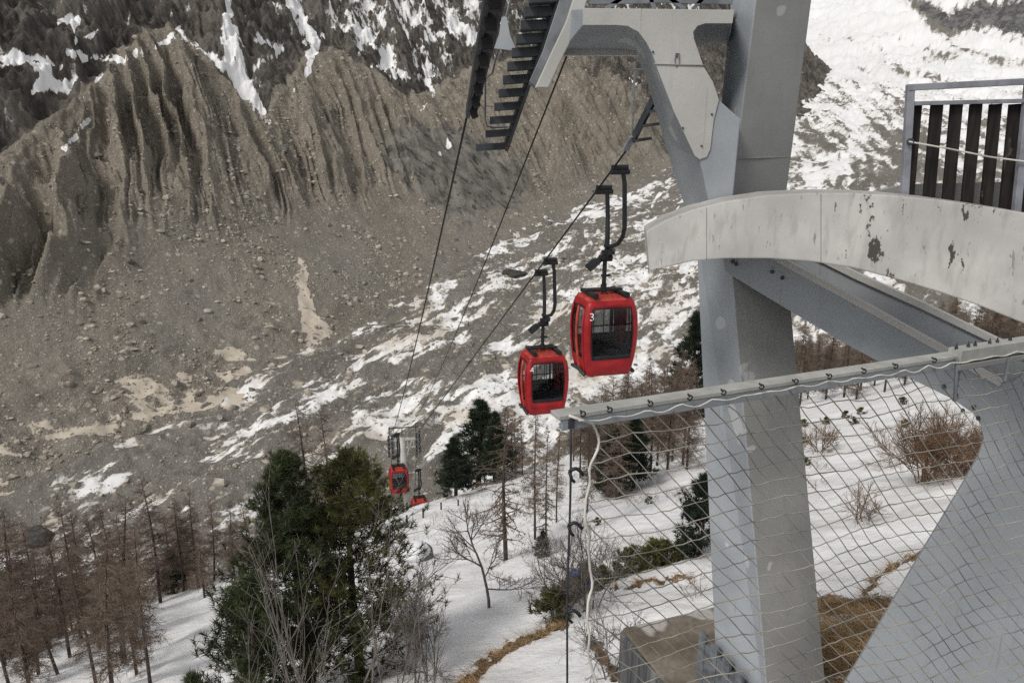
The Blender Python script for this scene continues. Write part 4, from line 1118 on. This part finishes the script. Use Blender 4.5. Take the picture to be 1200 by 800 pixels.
for i, (bx, by, ty) in enumerate([(560, 560, 505), (578, 556, 500), (600, 552, 492), (612, 556, 488), (680, 560, 470), (700, 575, 452), (715, 570, 440), (735, 560, 436), (690, 545, 462), (705, 540, 456), (722, 585, 470), (745, 545, 446),
                                  (762, 555, 430), (782, 550, 436), (800, 545, 420), (775, 530, 425), (728, 534, 440), (790, 525, 410), (755, 525, 432), (672, 540, 468), (738, 520, 446), (765, 515, 438), (710, 525, 450), (690, 556, 470), (708, 558, 462), (726, 552, 452), (750, 556, 446), (770, 545, 440), (788, 540, 430), (805, 550, 430), (696, 530, 466), (720, 540, 456), (742, 535, 444), (760, 500, 420), (780, 505, 425), (735, 500, 432), (582, 560, 500), (568, 552, 508), (604, 560, 486)]):
    put_px(LARCH, R.choice(NL), bx, by, ty, 8., L2, G2)
G3 = 'leafless larches on the hillside right of the column'; L3 = 'leafless brown larch on the far hillside seen right of the pylon column'
for i in range(58):
    bx = R.uniform(830, 1230); by = np.interp(bx, [830, 1230], [452, 398])+R.uniform(0, 46)
    q, d_ = hill_hit(bx, by)
    if q is None: continue
    put(LARCH, R.choice(NL), q, R.uniform(7, 10), 8., L3, 'tree', G3)
for i in range(46):                                          # farther along the slope, towards the right edge
    d_ = R.uniform(100, 200); u_ = R.uniform(.22, .66); x, y = u_*d_, CP*d_
    q = np.array([x, y, float(hill_z(np.array([x]), np.array([y]))[0])])
    put(LARCH, R.choice(NL), q, R.uniform(7.5, 11), 8., L3, 'tree', G3)

# evergreens
def pine_mesh(seed, h, rad, nb, tufts, nl=.15, nw=.006, per=20, low=.05, shape=1.0, spires=1, topf=.8):
    rg = np.random.default_rng(seed); tr = MB(); k = np.linspace(0, 1, 8)
    ax_ = np.stack([.02*h*np.sin(k*3+seed), .02*h*np.cos(k*2+seed), k*h*.98], 1); ax_[:, :2] -= ax_[0, :2]; ax_[0, 2] = -.6
    tr.tube(ax_, .02*h*(1-k)**.9+.012, 8)
    cr = MB(); P0 = []; P1 = []; R0 = []; C = []; D = []
    for b in range(nb):
        f = low+(1-low)*((b+rg.random())/nb)**.95
        base = np.array([np.interp(f, k, ax_[:, 0]), np.interp(f, k, ax_[:, 1]), f*h*.98])
        prof = min(1, (1-f)**topf*1.15+.03)*(1-.35*max(0, .25-f)/.25)
        L = rad*prof*rg.uniform(.6, 1.12); az = rg.uniform(0, 6.28); el = rg.uniform(-.15, .35)
        n = 5; pts = [base]
        for s_ in range(n):
            e2 = el+.7*(s_/n)**1.5; az += rg.normal(0, .12)
            pts.append(pts[-1]+L/n*np.array([math.cos(az)*math.cos(e2), math.sin(az)*math.cos(e2), math.sin(e2)]))
        pts = np.array(pts); P0 += list(pts[:-1]); P1 += list(pts[1:]); R0 += list(np.linspace(.006*h*.5, .008, n))
        for _ in range(tufts):
            t = rg.uniform(.3, 1)**.8; q = np.array([np.interp(t*n, np.arange(n+1), pts[:, c]) for c in range(3)])
            dr = (pts[-1]-pts[-3]); dr /= np.linalg.norm(dr)+1e-9
            off = rg.normal(0, 1, 3)*np.array([1, 1, .6])*.075*rad*(.4+prof); tipd = dr*.7+np.array([0, 0, .5])+rg.normal(0, .35, 3)
            C.append(q+off); D.append(tipd/np.linalg.norm(tipd))
            P0.append(q); P1.append(q+off); R0.append(.007)
    cr.cones(np.array(P0), np.array(P1), np.array(R0), np.array(R0)*.7, 3)
    C = np.array(C); D = np.array(D); m = len(C)
    Q = np.repeat(C, per, 0)+np.repeat(D, per, 0)*rg.uniform(-.11, .06, (m*per, 1))
    dv = rg.normal(size=(m*per, 3)); dv /= np.linalg.norm(dv, axis=1)[:, None]
    dv = np.repeat(D, per, 0)*.75+dv*.8; dv /= np.linalg.norm(dv, axis=1)[:, None]
    sd_ = np.cross(dv, rg.normal(size=(m*per, 3))); sd_ /= np.linalg.norm(sd_, axis=1)[:, None]
    nd = MB().blades(Q, dv*nl*rg.uniform(.7, 1.2, (m*per, 1)), sd_*nw)
    return tr, cr, nd
def make_pine(label, tr, br, nd, mn, loc, group=None, name='pine_tree'):
    rt = thing(name, label, 'tree', tuple(loc), 0, group)
    tr.build('trunk', M_bark, rt, smooth=True, local=True); br.build('branches', M_bark, rt, local=True); nd.build('needles', mn, rt, local=True)
    return rt
def hz1(x, y): return float(hill_z(np.array([x]), np.array([y]))[0])
x, y = -4.0, 13.6
tp = PY(345, 528, y); make_pine('big dark green pine with dense needles, left of the two close together', *pine_mesh(21, tp[2]-hz1(tp[0], y)+.0, 2.0, 150, 12, .15, .0075, 34), M_needle, (tp[0], y, hz1(tp[0], y)))
y = 14.3
tp = PY(408, 532, y); make_pine('big olive green pine, right of the two close together, looser with sky gaps', *pine_mesh(22, tp[2]-hz1(tp[0], y), 2.15, 165, 11, .14, .0072, 30, topf=.60), M_needle2, (tp[0], y, hz1(tp[0], y)))
y = 12.0
tp = PY(285, 680, y); make_pine('small dark green pine in front at the bottom, left of the big pair', *pine_mesh(23, tp[2]-hz1(tp[0], y), 1.5, 80, 10, .15, .0075, 30), M_needle, (tp[0], y, hz1(tp[0], y)))
y = 11.2
tp = PY(222, 790, y); make_pine('lowest pine sprig at the bottom edge left of the big pair', *pine_mesh(24, max(.6, tp[2]-hz1(tp[0], y)), .7, 36, 10, .16, .008, 22), M_needle, (tp[0], y, hz1(tp[0], y)))
SP1 = make_pine('x', *pine_mesh(31, 8., 2.2, 110, 11, .42, .022, 14, topf=.9), M_needle3, (0, 0, -500))
SPL = [SP1]
put_px(SPL, 0, 560, 562, 468, 8., 'dark green pine standing on the crest left of the brown larches in the centre', None, wide=1.5)
put_px(SPL, 0, 534, 566, 512, 8., 'low dark pine at the left foot of the dark crest pine', None, wide=1.5)
put_px(SPL, 0, 580, 566, 482, 8., 'dark green pine close against the right side of the crest pine', None, wide=1.1)
put_px(SPL, 0, 808, 475, 366, 8., 'dark green conifer standing close left of the pylon column above the net beam', None, wide=1.15)
put_px(SPL, 0, 742, 572, 486, 8., 'dark green conifer behind the net, right one of the two near its upper left corner', None, wide=1.2)
put_px(SPL, 0, 8, 770, 690, 8., 'dark green pine at the far left among the bare larches', None, wide=1.3)
put_px(SPL, 0, 204, 694, 640, 8., 'small dark green pine on the snow among the bare larches', None, wide=1.1)
put_px(SPL, 0, 715, 580, 500, 8., 'dark green conifer behind the net, left one of the two near its upper left corner', None, wide=1.3)
put_px(SPL, 0, 635, 652, 622, 8., 'low evergreen shrub at the foot of the slim central larches', None, wide=1.5)
y = 19.0
tp = PY(826, 556, y); make_pine('young dark green pine behind the net, close left of the pylon column', *pine_mesh(25, tp[2]-hz1(tp[0], y), 1.15, 70, 11, .15, .010, 22), M_needle3, (tp[0], y, hz1(tp[0], y)))

# bare shrubs and saplings
def bare_mesh(seed, h, stems, spread, depth=4, r0=.02, up=.5, twig=.75):
    rg = np.random.default_rng(seed); P0 = []; P1 = []; A = []; B = []
    def grow(p, d, L, r, lev):
        n = 4
        for s_ in range(n):
            d = d+rg.normal(0, .10, 3)+np.array([0, 0, .05*up]); d /= np.linalg.norm(d)
            q = p+d*L/n; rr_ = r*(1-.16*(s_+1)/n*1.6)
            P0.append(p); P1.append(q); A.append(r*(1-.25*s_/n)); B.append(r*(1-.25*(s_+1)/n)); p = q
            if lev > 0 and s_ >= 1:
                for _ in range(1 if rg.random() < .75 else 2):
                    dd = d+rg.normal(0, .66, 3); dd /= np.linalg.norm(dd); grow(p, dd, L*rg.uniform(.45, twig), r*.55, lev-1)
        if lev > 0: grow(p, d, L*.65, r*.7, lev-1)
    for s_ in range(stems):
        a = rg.uniform(0, 6.28); t = spread*rg.uniform(.2, 1)
        grow(np.array([rg.normal(0, .06*stems**.5), rg.normal(0, .06*stems**.5), -.15]), np.array([math.cos(a)*t, math.sin(a)*t, 1.]), h*.52*rg.uniform(.7, 1.05), r0*rg.uniform(.7, 1.1), depth-1)
    V1 = np.array(P1); hmax = V1[:, 2].max(); k = h/hmax
    return MB().cones(np.array(P0)*k, V1*k, np.array(A), np.array(B), 4)
def make_bare(name, label, mb, mat, loc, group=None):
    rt = thing(name, label, 'shrub', tuple(loc), 0, group); mb.build('branches', mat, rt, local=True); return rt
def bare_px(bx, by, ty, label, stems=1, spread=.3, depth=5, r0=.03, mat=M_greybark, seed=0, group=None, name='bare_shrub'):
    q, d_ = hill_hit(bx, by)
    v = (ty-400)/F; t = q[1]/(CP-v*SP); h = (-SP-v*CP)*t-q[2]
    return make_bare(name, label, bare_mesh(seed, h, stems, spread, depth, r0), mat, q, group)
bare_px(573, 713, 585, 'leafless sapling with forked bare branches growing from the brown strip', 1, .1, 6, .055, M_greybark, 51, name='bare_sapling')
bare_px(690, 715, 600, 'leafless many stemmed shrub beside the hanging cable', 5, .5, 5, .022, M_greybark, 52)
bare_px(655, 722, 620, 'thin leafless shrub between the sapling and the hanging cable', 3, .4, 5, .02, M_greybark, 53)
bare_px(500, 800, 700, 'fine leafless shrub right of the big olive pine at the bottom', 4, .45, 5, .018, M_greybark, 54)
bare_px(470, 790, 660, 'leafless shrub rising against the right edge of the olive pine', 3, .4, 5, .022, M_greybark, 60)
bare_px(720, 790, 690, 'low leafless shrub left of the concrete footing', 4, .6, 5, .015, M_greybark, 55)
bare_px(1085, 566, 468, 'dense brown leafless bush right of the column framed by the brace plate', 16, .75, 5, .03, M_brushtwig, 56)
bare_px(1120, 555, 478, 'brown leafless bush close to the edge of the brace plate', 10, .7, 5, .03, M_brushtwig, 57)
bare_px(960, 530, 492, 'small dark leafless bush on snow just right of the column', 8, .8, 4, .03, M_brushtwig, 58)
bare_px(1010, 610, 560, 'pale thin leafless bush on open snow right of the column', 6, .9, 4, .016, M_brushtwig, 59)
def stems_mesh(seed, h, stems, spread):
    rg = np.random.default_rng(seed); P0 = []; P1 = []; A = []; B = []
    def limb(p, d, L, r, n, lev):
        for k in range(n):
            d = d+rg.normal(0, .07, 3)+np.array([0, 0, .035]); d = d/np.linalg.norm(d); q = p+d*L/n
            ra, rb_ = r*(1-.85*k/n), r*(1-.85*(k+1)/n)
            P0.append(p); P1.append(q); A.append(max(ra, .0032)); B.append(max(rb_, .003)); p = q
            if lev > 0 and k >= (n*.25 if lev == 2 else 1) and rg.random() < (.85 if lev == 2 else .6):
                e = d+rg.normal(0, .42, 3); e /= np.linalg.norm(e)
                limb(p, e, L*(1-k/n*.7)*rg.uniform(.28, .5), ra*.55, 6, lev-1)
    for k in range(stems):
        a = rg.uniform(0, 6.28); t = spread*rg.uniform(.3, 1.15)
        limb(np.array([rg.normal(0, .12), rg.normal(0, .12), -.2]), np.array([math.cos(a)*t, math.sin(a)*t*.6, 1.]), h*rg.uniform(.75, 1.12), .021*rg.uniform(.7, 1.15), 12, 2)
    return MB().cones(np.array(P0), np.array(P1), np.array(A), np.array(B), 5)
# foreground stems in front of the pines
for i, (tx, ty, yy, st_, sp_, lab) in enumerate([
        (350, 590, 10.4, 4, .35, 'tall grey leafless shrub standing in front of the big dark pine'),
        (300, 620, 10.0, 4, .5, 'grey leafless shrub fanning left in front of the dark pines'),
        (420, 610, 10.8, 4, .35, 'grey leafless shrub standing in front of the olive pine'),
        (250, 700, 9.6, 3, .6, 'low grey leafless shrub spreading to the lower left of the pines'),
        (455, 700, 11.0, 3, .4, 'low grey leafless shrub at the right foot of the olive pine')]):
    tp = PY(tx+30, ty, yy); bz = hz1(tp[0], yy)
    make_bare('bare_shrub', lab, stems_mesh(80+i, tp[2]-bz, st_, sp_), M_greybark, (tp[0], yy, bz))
# low dark shrubs along the ditch
SH = make_pine('x', *pine_mesh(41, 1., .9, 26, 8, .16, .014, 14, low=.02), M_needle2, (0, 0, -500), name='dwarf_shrub')
for i, (bx, by) in enumerate([(655, 716), (668, 704), (690, 690), (706, 683), (722, 677), (738, 672), (752, 668), (766, 663), (780, 660), (796, 655), (648, 728)]):
    q, d_ = hill_hit(bx, by); put([SH], 0, q, R.uniform(.45, .8), 1., 'low dark green shrub in the row along the ditch behind the net', 'shrub', 'low shrubs along the ditch')
G5 = 'small dark shrubs dotted on the snow below the right hillside'
for i, (bx, by) in enumerate([(942, 500), (940, 520), (968, 497), (990, 490), (1000, 497), (1008, 486), (1058, 474), (1060, 500), (700, 615), (760, 590), (945, 545)]):
    q, d_ = hill_hit(bx, by)
    put([SH], 0, q, 9*d_/F, 1., 'small dark shrub poking out of the snow below the right hillside', 'shrub', G5)

# snow capped boulder on the slope, blue bundle
q, d_ = hill_hit(489, 655)
rt, r_ = boulder(489, 640, d_, 40, 'rounded grey boulder with a cap of snow right of the olive pine', M_boulder, .75, 55, q+np.array([0, 0, .18]))
V = BV*(1+.12*np.sin(BV[:, [1, 2, 0]]*4))*np.array([.95, .9, .62])*r_+np.array([-.22*r_, -.10*r_, .24*r_])
n = N('fresh_snow'); n.fin((.75, .755, .765), .85); MB().add(V, [BF]).build('snow_cap', n.m, rt, smooth=True, local=True)
q, d_ = hill_hit(685, 690)
V = BV.copy(); V = V*(1+.22*np.sin(V[:, [1, 2, 0]]*7)+.1*np.sin(V*13))*np.array([.42, .3, .34])
o = MB().add(V, [BF]).build('cloth_bundle', M_blue, smooth=True); o.location = tuple(q+np.array([0, 0, .25])); tag(o, 'crumpled blue cloth bundle among the twigs beside the hanging cable', 'bundle')

# dead twigs and stalks poking out of the snow
k = 7000; r_ = NR.uniform(13, 62, k); a_ = np.radians(NR.uniform(-14, 24, k)); gx, gy = r_*np.sin(a_), r_*np.cos(a_)
dn = fbm(gx/3.5, gy/3.5, 401, 4); m_ = dn > .10; gx, gy = gx[m_], gy[m_]; k = len(gx)
b0 = np.stack([gx, gy, hill_z(gx, gy)-.03], 1); dv = NR.normal(0, .16, (k, 3)); dv[:, 2] = NR.uniform(.05, .42, k)
mbt = MB().cones(b0, b0+dv, .007, .003, 3)
for _ in range(2): mbt.cones(b0+dv*.5, b0+dv*.5+NR.normal(0, .13, (k, 3))+np.array([0, 0, .08]), .005, .002, 3)
o = mbt.build('dead_stalks', M_brushtwig); tag(o, 'thin dead stalks and twigs poking out of the snow on the slope', 'stalks', kind='stuff')
# dry grass under the pylon and twigs in the snow
k = 5200; gp = []
while len(gp) < k:
    bx, by = NR.uniform(930, 1110), NR.uniform(700, 810)
    gp.append((bx, by))
gx = NR.uniform(3.2, 7.6, 9000); gy = NR.uniform(6.0, 13.2, 9000); gz = hill_z(gx, gy); ppx, ppy = proj(gx, gy, gz)
m_ = (ppy > 703+10*fbm(ppx/20, ppy/20, 5, 3)) & (ppx > 930)
ex, ey = NR.uniform(-3.5, 9, 60000), NR.uniform(9, 24, 60000); ez = hill_z(ex, ey); qx, qy = proj(ex, ey, ez)
cov = np.zeros(len(ex))
for pts_, wd_ in [([(535, 815), (565, 780), (600, 757), (640, 738), (664, 728)], [8, 7, 5, 4, 4]), ([(715, 692), (760, 681), (812, 675)], [2, 3, 3]), ([(1015, 697), (1030, 675), (1062, 655), (1090, 646)], [4, 4, 3, 4])]:
    cov = np.maximum(cov, polydist(qx, qy, pts_, wd_))
e_ = NR.random(len(ex)) < cov*.8-.1
gx, gy, gz = np.concatenate([gx[m_], ex[e_]]), np.concatenate([gy[m_], ey[e_]]), np.concatenate([gz[m_], ez[e_]]); k = len(gx)
Q = np.stack([gx, gy, gz-.01], 1); Q = np.repeat(Q, 4, 0)+NR.normal(0, .04, (k*4, 3))*np.array([1, 1, 0])
dv = NR.normal(0, .13, (k*4, 3)); dv[:, 2] = NR.uniform(.04, .14, k*4); dv[:, 1] -= .05; dv[:, 0] -= .06
sd_ = np.cross(dv, NR.normal(size=(k*4, 3))); sd_ /= np.linalg.norm(sd_, axis=1)[:, None]
o = MB().blades(Q, dv, sd_*.006).build('dry_grass', M_grass); tag(o, 'flattened dry brown grass on the bare ground right of the column foot', 'grass', kind='stuff')

SC.cycles.use_denoising = False; SC.cycles.use_adaptive_sampling = False; SC.cycles.denoiser = 'OPENIMAGEDENOISE'
SC.cycles.max_bounces = 6; SC.cycles.transparent_max_bounces = 12; SC.cycles.diffuse_bounces = 3
